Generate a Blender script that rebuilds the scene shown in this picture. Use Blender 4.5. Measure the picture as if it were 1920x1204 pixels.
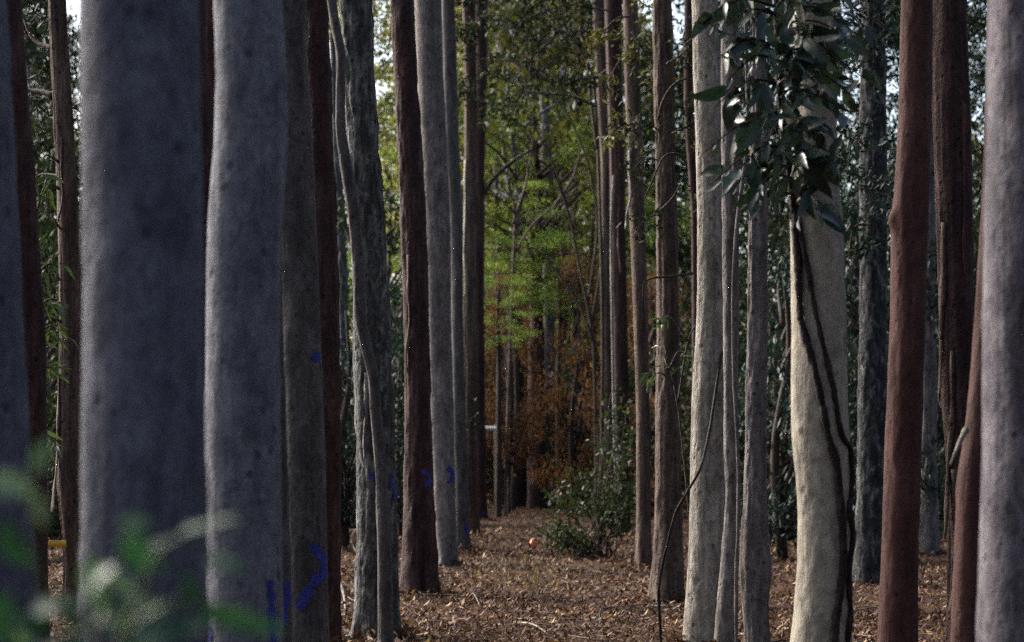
import bpy, math, random
import numpy as np
from mathutils import Vector, Matrix, Quaternion

for o in list(bpy.data.objects):
    bpy.data.objects.remove(o)
SC = bpy.context.scene
COL = SC.collection
RNG = np.random.default_rng(11)
random.seed(11)

# ------------------------------------------------------------------ camera
CAM_H = 1.5          # eye height, metres
FPX = 4000.0         # focal length in photo pixels (1920 wide)
HX, HY = 960.0, 850.0  # optical axis column and horizon row in the photo
cam_d = bpy.data.cameras.new('camera')
cam = bpy.data.objects.new('camera', cam_d)
COL.objects.link(cam)
cam.location = (0, 0, CAM_H)
cam.rotation_euler = (math.radians(90), 0, 0)
cam_d.sensor_width = 36.0
cam_d.lens = 36.0 * FPX / 1920.0
cam_d.shift_y = (HY - 602.0) / 1920.0
cam_d.clip_start = 0.1
cam_d.clip_end = 3000
cam_d.dof.use_dof = True
cam_d.dof.focus_distance = 17.0
cam_d.dof.aperture_fstop = 2.5
SC.camera = cam

# ------------------------------------------------------------------ light
SUN_AZ = math.radians(-54)    # measured from +Y (view direction), negative = left
SUN_EL = math.radians(34)
world = bpy.data.worlds.new('World')
SC.world = world
world.use_nodes = True
wn = world.node_tree
wn.nodes.clear()
sky = wn.nodes.new('ShaderNodeTexSky')
sky.sky_type = 'NISHITA'
sky.sun_disc = False
sky.sun_elevation = SUN_EL
sky.sun_rotation = SUN_AZ
sky.dust_density = 4.0
sky.air_density = 1.0
bg = wn.nodes.new('ShaderNodeBackground')
bg.inputs['Strength'].default_value = 0.15
wo = wn.nodes.new('ShaderNodeOutputWorld')
wn.links.new(sky.outputs[0], bg.inputs['Color'])
wn.links.new(bg.outputs[0], wo.inputs['Surface'])
sun_d = bpy.data.lights.new('sun', 'SUN')
sun_d.energy = 3.0
sun_d.angle = math.radians(10)
sun_d.color = (1.0, 0.96, 0.90)
sun = bpy.data.objects.new('sun', sun_d)
COL.objects.link(sun)
to_sun = Vector((math.sin(SUN_AZ) * math.cos(SUN_EL), math.cos(SUN_AZ) * math.cos(SUN_EL), math.sin(SUN_EL)))
sun.rotation_euler = to_sun.to_track_quat('Z', 'Y').to_euler()
sun.location = (-20, 20, 30)
SC.view_settings.view_transform = 'Standard'
SC.view_settings.look = 'None'
SC.view_settings.gamma = 1.0
SC.view_settings.exposure = 1.45
SC.view_settings.use_curve_mapping = False
SC.cycles.use_denoising = False
SC.cycles.max_bounces = 6
SC.cycles.transparent_max_bounces = 4

# ------------------------------------------------------------------ helpers
def P(px, py, d):
    """photo pixel at distance d -> world point"""
    return np.array(((px - HX) / FPX * d, d, CAM_H - (py - HY) / FPX * d))

def G(px, py):
    """photo pixel of a point on the ground"""
    d = FPX * CAM_H / (py - HY)
    return np.array(((px - HX) / FPX * d, d, 0.0))

def _h(ix, iy, iz):
    n = (ix * 374761393 + iy * 668265263 + iz * 1274126177) & 0xFFFFFFFF
    n = ((n ^ (n >> 13)) * 1103515245) & 0xFFFFFFFF
    n = n ^ (n >> 16)
    return (n & 0xFFFF) / 32767.5 - 1.0

def noise3(x, y, z):
    x, y, z = np.broadcast_arrays(np.asarray(x, float), np.asarray(y, float), np.asarray(z, float))
    ix, iy, iz = (np.floor(v).astype(np.int64) for v in (x, y, z))
    fx, fy, fz = x - ix, y - iy, z - iz
    ux, uy, uz = (f * f * (3 - 2 * f) for f in (fx, fy, fz))
    r = 0
    for dx in (0, 1):
        for dy in (0, 1):
            for dz in (0, 1):
                w = (ux if dx else 1 - ux) * (uy if dy else 1 - uy) * (uz if dz else 1 - uz)
                r = r + w * _h(ix + dx, iy + dy, iz + dz)
    return r

def fast_mesh(name, V, F, tint=None, smooth=True):
    V = np.asarray(V, np.float32)
    F = np.asarray(F, np.int32)
    me = bpy.data.meshes.new(name)
    me.vertices.add(len(V))
    me.vertices.foreach_set('co', V.ravel())
    k = F.shape[1]
    me.loops.add(F.size)
    me.loops.foreach_set('vertex_index', F.ravel())
    me.polygons.add(len(F))
    me.polygons.foreach_set('loop_start', np.arange(0, F.size, k, dtype=np.int32))
    if smooth:
        me.polygons.foreach_set('use_smooth', np.ones(len(F), dtype=bool))
    if tint is not None:
        a = me.attributes.new('tint', 'FLOAT', 'FACE')
        a.data.foreach_set('value', np.asarray(tint, np.float32))
    me.update(calc_edges=True)
    return me

def link(name, data, mat=None, parent=None, loc=None):
    o = bpy.data.objects.new(name, data)
    COL.objects.link(o)
    if mat is not None and data is not None and len(data.materials) == 0:
        data.materials.append(mat)
    if parent is not None:
        o.parent = parent
    if loc is not None:
        o.location = loc
    return o

def tag(o, label, cat, group=None):
    o['label'] = label
    o['category'] = cat
    if group:
        o['group'] = group
    return o

def empty(name, loc, label, cat, group=None):
    o = link(name, None, loc=tuple(float(v) for v in loc))
    o.empty_display_size = 0.2
    return tag(o, label, cat, group)

def smooth_path(pts, n):
    """Catmull-Rom through pts (k,3) -> (n,3)"""
    p = np.asarray(pts, float)
    if len(p) == 2:
        t = np.linspace(0, 1, n)[:, None]
        return p[0] * (1 - t) + p[1] * t
    q = np.vstack([2 * p[0] - p[1], p, 2 * p[-1] - p[-2]])
    t = np.linspace(0, len(p) - 1 - 1e-6, n)
    i = t.astype(int)
    f = (t - i)[:, None]
    a, b, c, d = q[i], q[i + 1], q[i + 2], q[i + 3]
    return 0.5 * (2 * b + (c - a) * f + (2 * a - 5 * b + 4 * c - d) * f ** 2 + (3 * b - a - 3 * c + d) * f ** 3)

def tube_arrays(path, rad, seg=8, wob=0.0, seed=0):
    path = np.asarray(path, float)
    n = len(path)
    rad = np.broadcast_to(np.asarray(rad, float), (n,))
    t = np.gradient(path, axis=0)
    t /= np.linalg.norm(t, axis=1)[:, None] + 1e-9
    ref = np.array((0.0, 1.0, 0.0)) if abs(t[:, 1]).mean() < 0.8 else np.array((1.0, 0, 0))
    u = np.cross(t, ref); u /= np.linalg.norm(u, axis=1)[:, None] + 1e-9
    v = np.cross(t, u)
    a = np.linspace(0, 2 * np.pi, seg, endpoint=False)
    rr = rad[:, None] * np.ones(seg)
    if wob:
        s = np.arange(n)[:, None] * 0.7
        rr = rr * (1 + wob * noise3(np.cos(a)[None] * 1.5 + seed, np.sin(a)[None] * 1.5, s))
    V = path[:, None, :] + rr[..., None] * (np.cos(a)[None, :, None] * u[:, None, :] + np.sin(a)[None, :, None] * v[:, None, :])
    V = V.reshape(-1, 3)
    i = np.arange(n - 1)[:, None] * seg
    j = np.arange(seg)[None]
    j2 = (j + 1) % seg
    F = np.stack([i + j, i + j2, i + seg + j2, i + seg + j], -1).reshape(-1, 4)
    # caps as a collapsed tip vertex ring
    c0, c1 = len(V), len(V) + 1
    V = np.vstack([V, path[0] - t[0] * rad[0] * 0.4, path[-1] + t[-1] * rad[-1] * 0.8])
    jj = np.arange(seg)
    cap0 = np.stack([np.full(seg, c0), (jj + 1) % seg, jj, jj], -1)
    b = (n - 1) * seg
    cap1 = np.stack([np.full(seg, c1), b + jj, b + (jj + 1) % seg, b + (jj + 1) % seg], -1)
    return V, F, np.vstack([cap0[:, :3], cap1[:, :3]])

def tubes_mesh(name, tubes, base=(0, 0, 0)):
    """tubes: list of (path, rad, seg[, wob]) joined into one mesh"""
    VV, FF, o = [], [], 0
    for tb in tubes:
        V, F, T = tube_arrays(tb[0], tb[1], tb[2], tb[3] if len(tb) > 3 else 0.0, seed=o * 0.37)
        VV.append(V - np.asarray(base))
        FF += [tuple(f) for f in (F + o).tolist()] + [tuple(f) for f in (T + o).tolist()]
        o += len(V)
    me = bpy.data.meshes.new(name)
    me.from_pydata(np.vstack(VV).tolist(), [], FF)
    me.polygons.foreach_set('use_smooth', np.ones(len(me.polygons), dtype=bool))
    me.update()
    return me

def unit(v):
    v = np.asarray(v, float)
    return v / (np.linalg.norm(v, axis=-1, keepdims=True) + 1e-9)

def leaf_cloud(name, C, D, L, W, rng, tint=None, fold=0.25):
    """one mesh of folded lance-shaped leaves: centres C, axes D, lengths L, width ratio W"""
    n = len(C)
    D = unit(D)
    S = unit(np.cross(D, rng.normal(size=(n, 3))))
    N = np.cross(S, D)
    L = np.broadcast_to(L, (n,))[:, None]
    w = L * W * 0.5
    base = C - D * L * 0.5
    tip = C + D * L * 0.5 + N * L * rng.uniform(-0.15, 0.15, (n, 1))
    mid = C - D * L * 0.06
    l = mid + S * w + N * w * fold
    r = mid - S * w + N * w * fold
    V = np.stack([base, l, tip, r, ], 1).reshape(-1, 3)
    i = np.arange(n)[:, None] * 4
    F = np.concatenate([i + np.array([[0, 1, 2]]), i + np.array([[0, 2, 3]])], 0)
    if tint is None:
        tint = rng.uniform(0, 1, n)
    return fast_mesh(name, V, F, np.concatenate([tint, tint]), smooth=False)

# ------------------------------------------------------------------ materials
def newmat(name):
    m = bpy.data.materials.new(name)
    m.use_nodes = True
    nt = m.node_tree
    nt.nodes.clear()
    out = nt.nodes.new('ShaderNodeOutputMaterial')
    return m, nt, out

def node(nt, t, **kw):
    n = nt.nodes.new(t)
    for k, v in kw.items():
        if k in n.inputs:
            n.inputs[k].default_value = v
        else:
            setattr(n, k, v)
    return n

def ramp(nt, fac, stops):
    r = nt.nodes.new('ShaderNodeValToRGB')
    nt.links.new(fac, r.inputs[0])
    e = r.color_ramp.elements
    while len(e) < len(stops):
        e.new(0.5)
    for k, (p, c) in enumerate(stops):
        e[k].position = p
        e[k].color = (*c, 1) if len(c) == 3 else c
    return r.outputs[0]

def mixc(nt, fac, a, b, blend='MIX'):
    m = nt.nodes.new('ShaderNodeMix')
    m.data_type = 'RGBA'
    m.blend_type = blend
    for s, v in ((0, fac), (6, a), (7, b)):
        if hasattr(v, 'links'):
            nt.links.new(v, m.inputs[s])
        else:
            m.inputs[s].default_value = (*v, 1) if isinstance(v, tuple) else v
    return m.outputs[2]

def bark(name, dark, base, light, scale=5.0, stretch=0.4, speck=0.35, streak=0.3, bump=0.25, rough=0.8, fine=38.0, spec=0.25, blotch=14.0, mottle=0.8, pits=11.0):
    m, nt, out = newmat(name)
    tc = node(nt, 'ShaderNodeTexCoord')
    oi = node(nt, 'ShaderNodeObjectInfo')
    mul = node(nt, 'ShaderNodeMath', operation='MULTIPLY'); mul.inputs[1].default_value = 137.0
    nt.links.new(oi.outputs['Random'], mul.inputs[0])
    add = node(nt, 'ShaderNodeVectorMath', operation='ADD')
    nt.links.new(tc.outputs['Object'], add.inputs[0]); nt.links.new(mul.outputs[0], add.inputs[1])
    def mapped(sx, sz):
        mp = node(nt, 'ShaderNodeMapping')
        mp.inputs['Scale'].default_value = (sx, sx, sz)
        nt.links.new(add.outputs[0], mp.inputs['Vector'])
        return mp.outputs[0]
    n1 = node(nt, 'ShaderNodeTexNoise', Scale=1.0, Detail=6.0, Roughness=0.6, Distortion=0.6)
    nt.links.new(mapped(scale, scale * stretch), n1.inputs['Vector'])
    col = ramp(nt, n1.outputs['Fac'], [(0.30, dark), (0.50, base), (0.72, light)])
    # long vertical streaks
    n2 = node(nt, 'ShaderNodeTexNoise', Scale=1.0, Detail=5.0, Roughness=0.65)
    nt.links.new(mapped(fine * 0.7, fine * 0.035), n2.inputs['Vector'])
    st = ramp(nt, n2.outputs['Fac'], [(0.38, (1, 1, 1)), (0.56, (0, 0, 0))])
    f = node(nt, 'ShaderNodeMath', operation='MULTIPLY'); f.inputs[1].default_value = streak
    nt.links.new(st, f.inputs[0])
    col = mixc(nt, f.outputs[0], col, tuple(c * 0.45 for c in dark))
    # small blotches / lichen
    n3 = node(nt, 'ShaderNodeTexNoise', Scale=1.0, Detail=3.0, Roughness=0.7)
    nt.links.new(mapped(fine * 0.55, fine * 0.4), n3.inputs['Vector'])
    sp = ramp(nt, n3.outputs['Fac'], [(0.56, (0, 0, 0)), (0.68, (1, 1, 1))])
    f2 = node(nt, 'ShaderNodeMath', operation='MULTIPLY'); f2.inputs[1].default_value = speck
    nt.links.new(sp, f2.inputs[0])
    col = mixc(nt, f2.outputs[0], col, tuple(c * 0.55 for c in dark))
    # palm-sized blotches where old bark has shed
    n5 = node(nt, 'ShaderNodeTexNoise', Scale=1.0, Detail=4.0, Roughness=0.55, Distortion=1.2)
    nt.links.new(mapped(blotch, blotch * 0.6), n5.inputs['Vector'])
    bl = ramp(nt, n5.outputs['Fac'], [(0.40, (0.62, 0.60, 0.60)), (0.47, (0.92, 0.92, 0.92)), (0.55, (1.0, 1.0, 1.0)), (0.64, (1.28, 1.27, 1.22))])
    col = mixc(nt, mottle, col, bl, 'MULTIPLY')
    # sparse knots and insect pits
    vo = node(nt, 'ShaderNodeTexVoronoi', Scale=1.0, Randomness=1.0)
    nt.links.new(mapped(pits, pits * 0.8), vo.inputs['Vector'])
    pt = ramp(nt, vo.outputs['Distance'], [(0.10, (1, 1, 1)), (0.19, (0, 0, 0))])
    f3 = node(nt, 'ShaderNodeMath', operation='MULTIPLY'); f3.inputs[1].default_value = 0.7
    nt.links.new(pt, f3.inputs[0])
    col = mixc(nt, f3.outputs[0], col, tuple(c * 0.4 for c in dark))
    n4 = node(nt, 'ShaderNodeTexNoise', Scale=1.0, Detail=2.0)
    nt.links.new(mapped(fine * 1.6, fine * 0.8), n4.inputs['Vector'])
    b = node(nt, 'ShaderNodeBsdfPrincipled', Roughness=rough)
    b.inputs['Specular IOR Level'].default_value = spec
    nt.links.new(col, b.inputs['Base Color'])
    s = node(nt, 'ShaderNodeMath', operation='ADD')
    nt.links.new(n2.outputs['Fac'], s.inputs[0]); nt.links.new(n3.outputs['Fac'], s.inputs[1])
    s2 = node(nt, 'ShaderNodeMath', operation='MULTIPLY_ADD'); s2.inputs[1].default_value = 0.5
    nt.links.new(n4.outputs['Fac'], s2.inputs[0]); nt.links.new(s.outputs[0], s2.inputs[2])
    s3 = node(nt, 'ShaderNodeMath', operation='MULTIPLY_ADD'); s3.inputs[1].default_value = -0.8
    nt.links.new(pt, s3.inputs[0]); nt.links.new(s2.outputs[0], s3.inputs[2])
    bp = node(nt, 'ShaderNodeBump', Strength=bump * 1.5, Distance=0.02)
    nt.links.new(s3.outputs[0], bp.inputs['Height'])
    nt.links.new(bp.outputs[0], b.inputs['Normal'])
    nt.links.new(b.outputs[0], out.inputs[0])
    return m

def leafmat(name, c1, c2, c3, rough=0.45, trans=0.3, spec=0.5, per_object=False, back=None):
    m, nt, out = newmat(name)
    if per_object:
        src = node(nt, 'ShaderNodeObjectInfo').outputs['Random']
    else:
        at = node(nt, 'ShaderNodeAttribute'); at.attribute_name = 'tint'
        src = at.outputs['Fac']
    col = ramp(nt, src, [(0.0, c1), (0.55, c2), (1.0, c3)])
    tc = node(nt, 'ShaderNodeTexCoord')
    nz = node(nt, 'ShaderNodeTexNoise', Scale=1.3 if not per_object else 4.0, Detail=3.0)
    nt.links.new(tc.outputs['Object'], nz.inputs['Vector'])
    fac = ramp(nt, nz.outputs['Fac'], [(0.35, (0.65, 0.65, 0.65)), (0.65, (1.15, 1.12, 1.0))])
    col = mixc(nt, 1.0, col, fac, 'MULTIPLY')
    b = node(nt, 'ShaderNodeBsdfPrincipled', Roughness=rough)
    b.inputs['Specular IOR Level'].default_value = spec
    nt.links.new(col, b.inputs['Base Color'])
    t = node(nt, 'ShaderNodeBsdfTranslucent')
    tcol = mixc(nt, 1.0, col, (1.25, 1.3, 0.7), 'MULTIPLY')
    nt.links.new(tcol, t.inputs['Color'])
    mx = node(nt, 'ShaderNodeMixShader'); mx.inputs[0].default_value = trans
    nt.links.new(b.outputs[0], mx.inputs[1]); nt.links.new(t.outputs[0], mx.inputs[2])
    nt.links.new(mx.outputs[0], out.inputs[0])
    return m

def plain(name, col, rough=0.7, var=0.25, scale=20.0):
    m, nt, out = newmat(name)
    tc = node(nt, 'ShaderNodeTexCoord')
    nz = node(nt, 'ShaderNodeTexNoise', Scale=scale, Detail=4.0)
    nt.links.new(tc.outputs['Object'], nz.inputs['Vector'])
    c = ramp(nt, nz.outputs['Fac'], [(0.3, tuple(v * (1 - var) for v in col)), (0.7, tuple(min(1, v * (1 + var)) for v in col))])
    b = node(nt, 'ShaderNodeBsdfPrincipled', Roughness=rough)
    nt.links.new(c, b.inputs['Base Color'])
    nt.links.new(b.outputs[0], out.inputs[0])
    return m

M = {}
M['blue_grey'] = bark('bark_blue_grey', (0.066, 0.068, 0.094), (0.105, 0.11, 0.143), (0.148, 0.155, 0.19), 7, .6, .45, .2, .25, blotch=20, mottle=.6, pits=9)
M['silver_blue'] = bark('bark_silver_blue', (.090, .094, .118), (.150, .156, .188), (.205, .213, .243), 7, .6, .45, .2, .25, blotch=20, mottle=.6, pits=9)
M['grey'] = bark('bark_grey', (0.095, 0.086, 0.086), (0.165, 0.149, 0.148), (0.26, 0.24, 0.227), 6, .35, .4, .4, .35)
M['grey_green'] = bark('bark_grey_green', (0.05, 0.046, 0.047), (0.086, 0.079, 0.08), (0.135, 0.125, 0.122), 6, .4, .4, .3, .3)
M['purple_grey'] = bark('bark_purple_grey', (0.07, 0.06, 0.074), (0.118, 0.105, 0.13), (0.22, 0.2, 0.215), 6, .45, .55, .3, .3, blotch=10, mottle=1.0)
M['dark_brown'] = bark('bark_dark_brown', (0.032, 0.015, 0.015), (0.054, 0.026, 0.026), (0.096, 0.056, 0.052), 7, .25, .4, .5, .45)
M['red_brown'] = bark('bark_red_brown', (0.05, 0.019, 0.017), (0.08, 0.032, 0.028), (0.125, 0.06, 0.053), 5, .3, .3, .4, .15, rough=.75, mottle=.6)
M['cream'] = bark('bark_cream', (0.225, 0.2, 0.156), (0.32, 0.286, 0.232), (0.395, 0.36, 0.3), 4.5, .5, .4, .2, .2, blotch=9, mottle=.7, pits=7)
M['pale'] = bark('bark_pale', (0.165, 0.15, 0.126), (0.3, 0.276, 0.238), (0.44, 0.412, 0.366), 6, .25, .4, .45, .35)
M['rough_grey'] = bark('bark_rough_grey', (0.03, 0.033, 0.035), (0.074, 0.078, 0.081), (0.26, 0.268, 0.26), 13, .4, .6, .5, .6)
M['scaly_dark'] = bark('bark_scaly_dark', (.016, .018, .021), (.036, .039, .044), (.24, .25, .245), 13, .4, .6, .5, .6)
M['brown'] = bark('bark_brown', (0.056, 0.036, 0.029), (0.104, 0.07, 0.056), (0.2, 0.148, 0.12), 7, .18, .4, .6, .5)
M['vine'] = bark('bark_vine', (0.012, 0.009, 0.009), (0.032, 0.023, 0.022), (0.075, 0.058, 0.052), 30, .2, .4, .5, .5)
M['twig'] = bark('bark_twig', (.035, .026, .022), (.065, .048, .04), (.11, .085, .07), 20, .3, .4, .4, .4)
M['stick'] = bark('bark_stick', (.14, .115, .09), (.26, .22, .18), (.38, .34, .29), 20, .3, .4, .4, .4)

M['leaf_gloss'] = leafmat('leaf_glossy_dark', (.010, .024, .018), (.020, .042, .034), (.050, .086, .078), .34, .15, .55, True)
M['leaf_drop'] = leafmat('leaf_drooping', (.03, .055, .02), (.045, .08, .03), (.09, .12, .045), .4, .3, .5, True)
M['leaf_near'] = leafmat('leaf_near_green', (.014, .060, .032), (.030, .100, .055), (.16, .25, .18), .45, .35, .5, True)
M['crown_olive'] = leafmat('foliage_olive', (.034, .038, .013), (.075, .078, .024), (.18, .165, .055), .55, .35, .2)
M['crown_lime'] = leafmat('foliage_lime', (.040, .075, .020), (.110, .165, .040), (.27, .33, .085), .55, .45, .2)
M['crown_mid'] = leafmat('foliage_mid', (.065, .078, .024), (.155, .165, .048), (.33, .31, .10), .55, .5, .2)  # leaf colour brightened to carry the sky glow in the upper middle
M['crown_dark'] = leafmat('foliage_dark', (.010, .018, .010), (.020, .033, .018), (.042, .058, .030), .6, .2, .12)  # leaf green darkened so the colour carries the deep shade
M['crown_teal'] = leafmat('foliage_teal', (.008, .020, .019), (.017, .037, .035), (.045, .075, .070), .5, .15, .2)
M['crown_dead'] = leafmat('foliage_dead', (.050, .026, .019), (.105, .053, .036), (.23, .115, .066), .7, .4, .15)
M['bush'] = leafmat('foliage_bush', (.020, .034, .015), (.042, .064, .028), (.11, .125, .06), .55, .3, .25)
M['litter'] = leafmat('leaf_litter', (.036, .014, .009), (.160, .072, .035), (.60, .42, .23), .7, .1, .3)
M['grass'] = leafmat('grass_dry', (.10, .085, .04), (.19, .15, .075), (.28, .23, .12), .6, .3, .3)
def worn_paint():
    m, nt, out = newmat('paint_blue')
    tc = node(nt, 'ShaderNodeTexCoord')
    n1 = node(nt, 'ShaderNodeTexNoise', Scale=55.0, Detail=5.0, Roughness=0.7)
    n2 = node(nt, 'ShaderNodeTexNoise', Scale=14.0, Detail=3.0)
    for n in (n1, n2):
        nt.links.new(tc.outputs['Object'], n.inputs['Vector'])
    c = ramp(nt, n2.outputs['Fac'], [(0.3, (.012, .018, .16)), (0.7, (.030, .042, .36))])
    b = node(nt, 'ShaderNodeBsdfPrincipled', Roughness=0.75)
    nt.links.new(c, b.inputs['Base Color'])
    tr = node(nt, 'ShaderNodeBsdfTransparent')
    f = ramp(nt, n1.outputs['Fac'], [(0.34, (0, 0, 0)), (0.46, (.92, .92, .92))])
    mx = node(nt, 'ShaderNodeMixShader')
    nt.links.new(f, mx.inputs[0]); nt.links.new(tr.outputs[0], mx.inputs[1]); nt.links.new(b.outputs[0], mx.inputs[2])
    nt.links.new(mx.outputs[0], out.inputs[0])
    return m
M['blue_paint'] = worn_paint()
M['yellow'] = plain('tape_yellow', (.66, .40, .05), .5, .2, 12)
M['white'] = plain('paint_white', (.75, .74, .70), .5, .1, 8)
M['orange'] = plain('scrap_orange', (.80, .20, .07), .5, .2, 30)

# ------------------------------------------------------------------ ground
def ground_z(x, y):
    return 0.035 * noise3(x * 0.45, y * 0.45, 3.3) + 0.02 * noise3(x * 1.7, y * 1.7, 9.1) - 0.02

def make_ground():
    xs = np.unique(np.concatenate([[-900, -400, -200, -120, -80], np.arange(-50, -10, 2.0), np.arange(-10, 10, 0.16), np.arange(10, 52, 2.0), [80, 120, 200, 400, 900]]))
    ys = np.unique(np.concatenate([[-300, -120, -60, -30, -15], np.arange(-8, 14, 1.0), np.arange(14, 56, 0.2), np.arange(56, 130, 3.0), [160, 240, 400, 900, 1800]]))
    X, Y = np.meshgrid(xs, ys)
    Z = ground_z(X, Y)
    fade = np.clip((140 - np.hypot(X, Y)) / 60, 0, 1)
    V = np.stack([X, Y, Z * fade], -1).reshape(-1, 3)
    nx, ny = len(xs), len(ys)
    i = np.arange(ny - 1)[:, None] * nx + np.arange(nx - 1)[None]
    F = np.stack([i, i + 1, i + nx + 1, i + nx], -1).reshape(-1, 4)
    m, nt, out = newmat('ground_earth')
    tc = node(nt, 'ShaderNodeTexCoord')
    n1 = node(nt, 'ShaderNodeTexNoise', Scale=0.8, Detail=8.0, Roughness=0.65)
    n2 = node(nt, 'ShaderNodeTexNoise', Scale=22.0, Detail=6.0, Roughness=0.75)
    n3 = node(nt, 'ShaderNodeTexVoronoi', Scale=26.0)
    for n in (n1, n2, n3):
        nt.links.new(tc.outputs['Object'], n.inputs['Vector'])
    c = ramp(nt, n2.outputs['Fac'], [(0.3, (.018, .009, .007)), (0.5, (.052, .027, .018)), (0.7, (.14, .088, .057))])
    c2 = ramp(nt, n1.outputs['Fac'], [(0.35, (.6, .6, .6)), (0.65, (1.15, 1.1, 1.05))])
    c = mixc(nt, 1.0, c, c2, 'MULTIPLY')
    b = node(nt, 'ShaderNodeBsdfPrincipled', Roughness=0.95)
    b.inputs['Specular IOR Level'].default_value = 0.1
    nt.links.new(c, b.inputs['Base Color'])
    bp = node(nt, 'ShaderNodeBump', Strength=0.6, Distance=0.03)
    nt.links.new(n2.outputs['Fac'], bp.inputs['Height']); nt.links.new(bp.outputs[0], b.inputs['Normal'])
    nt.links.new(b.outputs[0], out.inputs[0])
    o = link('ground', fast_mesh('ground', V, F), m)
    o['kind'] = 'structure'
make_ground()

def make_litter():
    rng = np.random.default_rng(5)
    pts = []
    # fallen leaves, thinning with distance
    for d0, d1, dens in ((13, 20, 560), (20, 28, 380), (28, 40, 190), (40, 60, 80)):
        w = d1 * 0.27
        n = int((d1 - d0) * 2 * w * dens)
        x = rng.uniform(-w, w, n); y = rng.uniform(d0, d1, n)
        keep = noise3(x * 1.3, y * 1.3, 0.5) + 0.5 * noise3(x * 4, y * 4, 7.5) > rng.uniform(-1.2, .35, n)
        pts.append(np.stack([x[keep], y[keep]], -1))
    p = np.vstack(pts)
    n = len(p)
    L = (.025 + .085 * rng.beta(1.4, 2.8, n)) * (1 + 0.25 * (p[:, 1] > 28))
    ang = rng.uniform(0, 2 * np.pi, n)
    tilt = rng.normal(0.1, .5, n)
    D = np.stack([np.cos(ang) * np.cos(tilt), np.sin(ang) * np.cos(tilt), np.sin(tilt)], -1)
    z = ground_z(p[:, 0], p[:, 1]) + .012 + np.abs(np.sin(tilt)) * L * .5
    C = np.stack([p[:, 0], p[:, 1], z], -1)
    # leaves lie roughly flat: side vector near horizontal
    S = unit(np.stack([-np.sin(ang), np.cos(ang), rng.normal(0, .4, n)], -1))
    N = np.cross(D, S)
    N *= np.sign(N[:, 2:3])
    w = (L * rng.uniform(.14, .52, n) * .5)[:, None]
    Lc = L[:, None]
    curl = rng.uniform(-.1, .3, (n, 1)) * Lc
    base = C - D * Lc * .5 + N * curl
    tip = C + D * Lc * .5 + N * curl
    l = C + S * w + N * w * .5
    r = C - S * w + N * w * .5
    V = np.stack([base, l, tip, r], 1).reshape(-1, 3)
    i = np.arange(n)[:, None] * 4
    F = np.concatenate([i + np.array([[0, 1, 2]]), i + np.array([[0, 2, 3]])], 0)
    t = rng.beta(.9, 1.9, n)
    o = link('leaf_litter', fast_mesh('leaf_litter', V, F, np.concatenate([t, t]), smooth=False), M['litter'])
    o['kind'] = 'stuff'
    tag(o, 'brown and tan fallen leaves covering the path and forest floor', 'leaf litter')
make_litter()

# ------------------------------------------------------------------ crowns (shared meshes)
def clump_leaves(rng, centres, spread, n_per, L, droop=0.0, flat=0.6):
    C, D, T = [], [], []
    for c, s in zip(centres, np.broadcast_to(spread, (len(centres),))):
        k = max(4, int(n_per * rng.uniform(.6, 1.3)))
        g = rng.normal(size=(k, 3))
        g = unit(g) * (rng.uniform(0, 1, (k, 1)) ** .5) * s * np.array((1, 1, flat))
        C.append(c + g)
        d = rng.normal(size=(k, 3)); d[:, 2] -= droop
        D.append(d)
        T.append(np.clip(rng.uniform(0, 1) * .5 + rng.uniform(0, .5, k), 0, 1))
    return np.vstack(C), np.vstack(D), np.concatenate(T)

def make_crown(seed, h, rx, n_cl, n_per, L, spread, droop, flat, low_taper=0.5, wr=.34):
    """crown standing on z=0, height h, half width rx -> (foliage mesh, limb mesh)"""
    rng = np.random.default_rng(seed)
    cs = []
    while len(cs) < n_cl:
        u = rng.uniform(0, 1)
        env = (math.sin(math.pi * min(1, u * .86 + .10)) ** .7)
        r = rx * env * rng.uniform(.25, 1.0) ** .6
        a = rng.uniform(0, 2 * math.pi)
        p = np.array((r * math.cos(a), r * math.sin(a), u * h))
        if noise3(p[0] * .45 + seed, p[1] * .45, p[2] * .4) > -.25:
            cs.append(p)
    cs = np.array(cs)
    C, D, T = clump_leaves(rng, cs, rng.uniform(.6, 1.3, n_cl) * spread, n_per, L, droop, flat)
    fol = leaf_cloud('crown_%d' % seed, C, D, rng.uniform(.6, 1.3, len(C)) * L, wr, rng, T)
    tubes = [(smooth_path([(0, 0, -.3), (.1, .1, h * .3), (-.15, .05, h * .65), (0, 0, h * .95)], 14), np.linspace(.11, .02, 14), 7)]
    for p in cs[rng.choice(n_cl, min(26, n_cl), replace=False)]:
        z0 = max(0, p[2] - abs(np.hypot(p[0], p[1])) * rng.uniform(.5, 1.1))
        mid = p * np.array((.45, .45, 0)) + np.array((0, 0, z0 * .4 + p[2] * .6)) + rng.normal(0, .15, 3)
        tubes.append((smooth_path([(0, 0, z0), mid, p], 8), np.linspace(.05, .012, 8), 5))
    return fol, tubes_mesh('limbs_%d' % seed, tubes)

CANOPY = [make_crown(40 + k, 6.5, 2.6, 46, 42, .26, .75, .8, .7) for k in range(3)]
FAR = [make_crown(50 + k, 14.0, 3.3, 190, 105, .20, .75, .6, .55) for k in range(4)]
ACACIA = [make_crown(60 + k, 7.5, 3.0, 78, 130, .15, .75, .2, .42) for k in range(3)]
SHRUB = [make_crown(70 + k, 3.6, 1.7, 70, 90, .13, .5, .3, .7) for k in range(3)]

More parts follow.
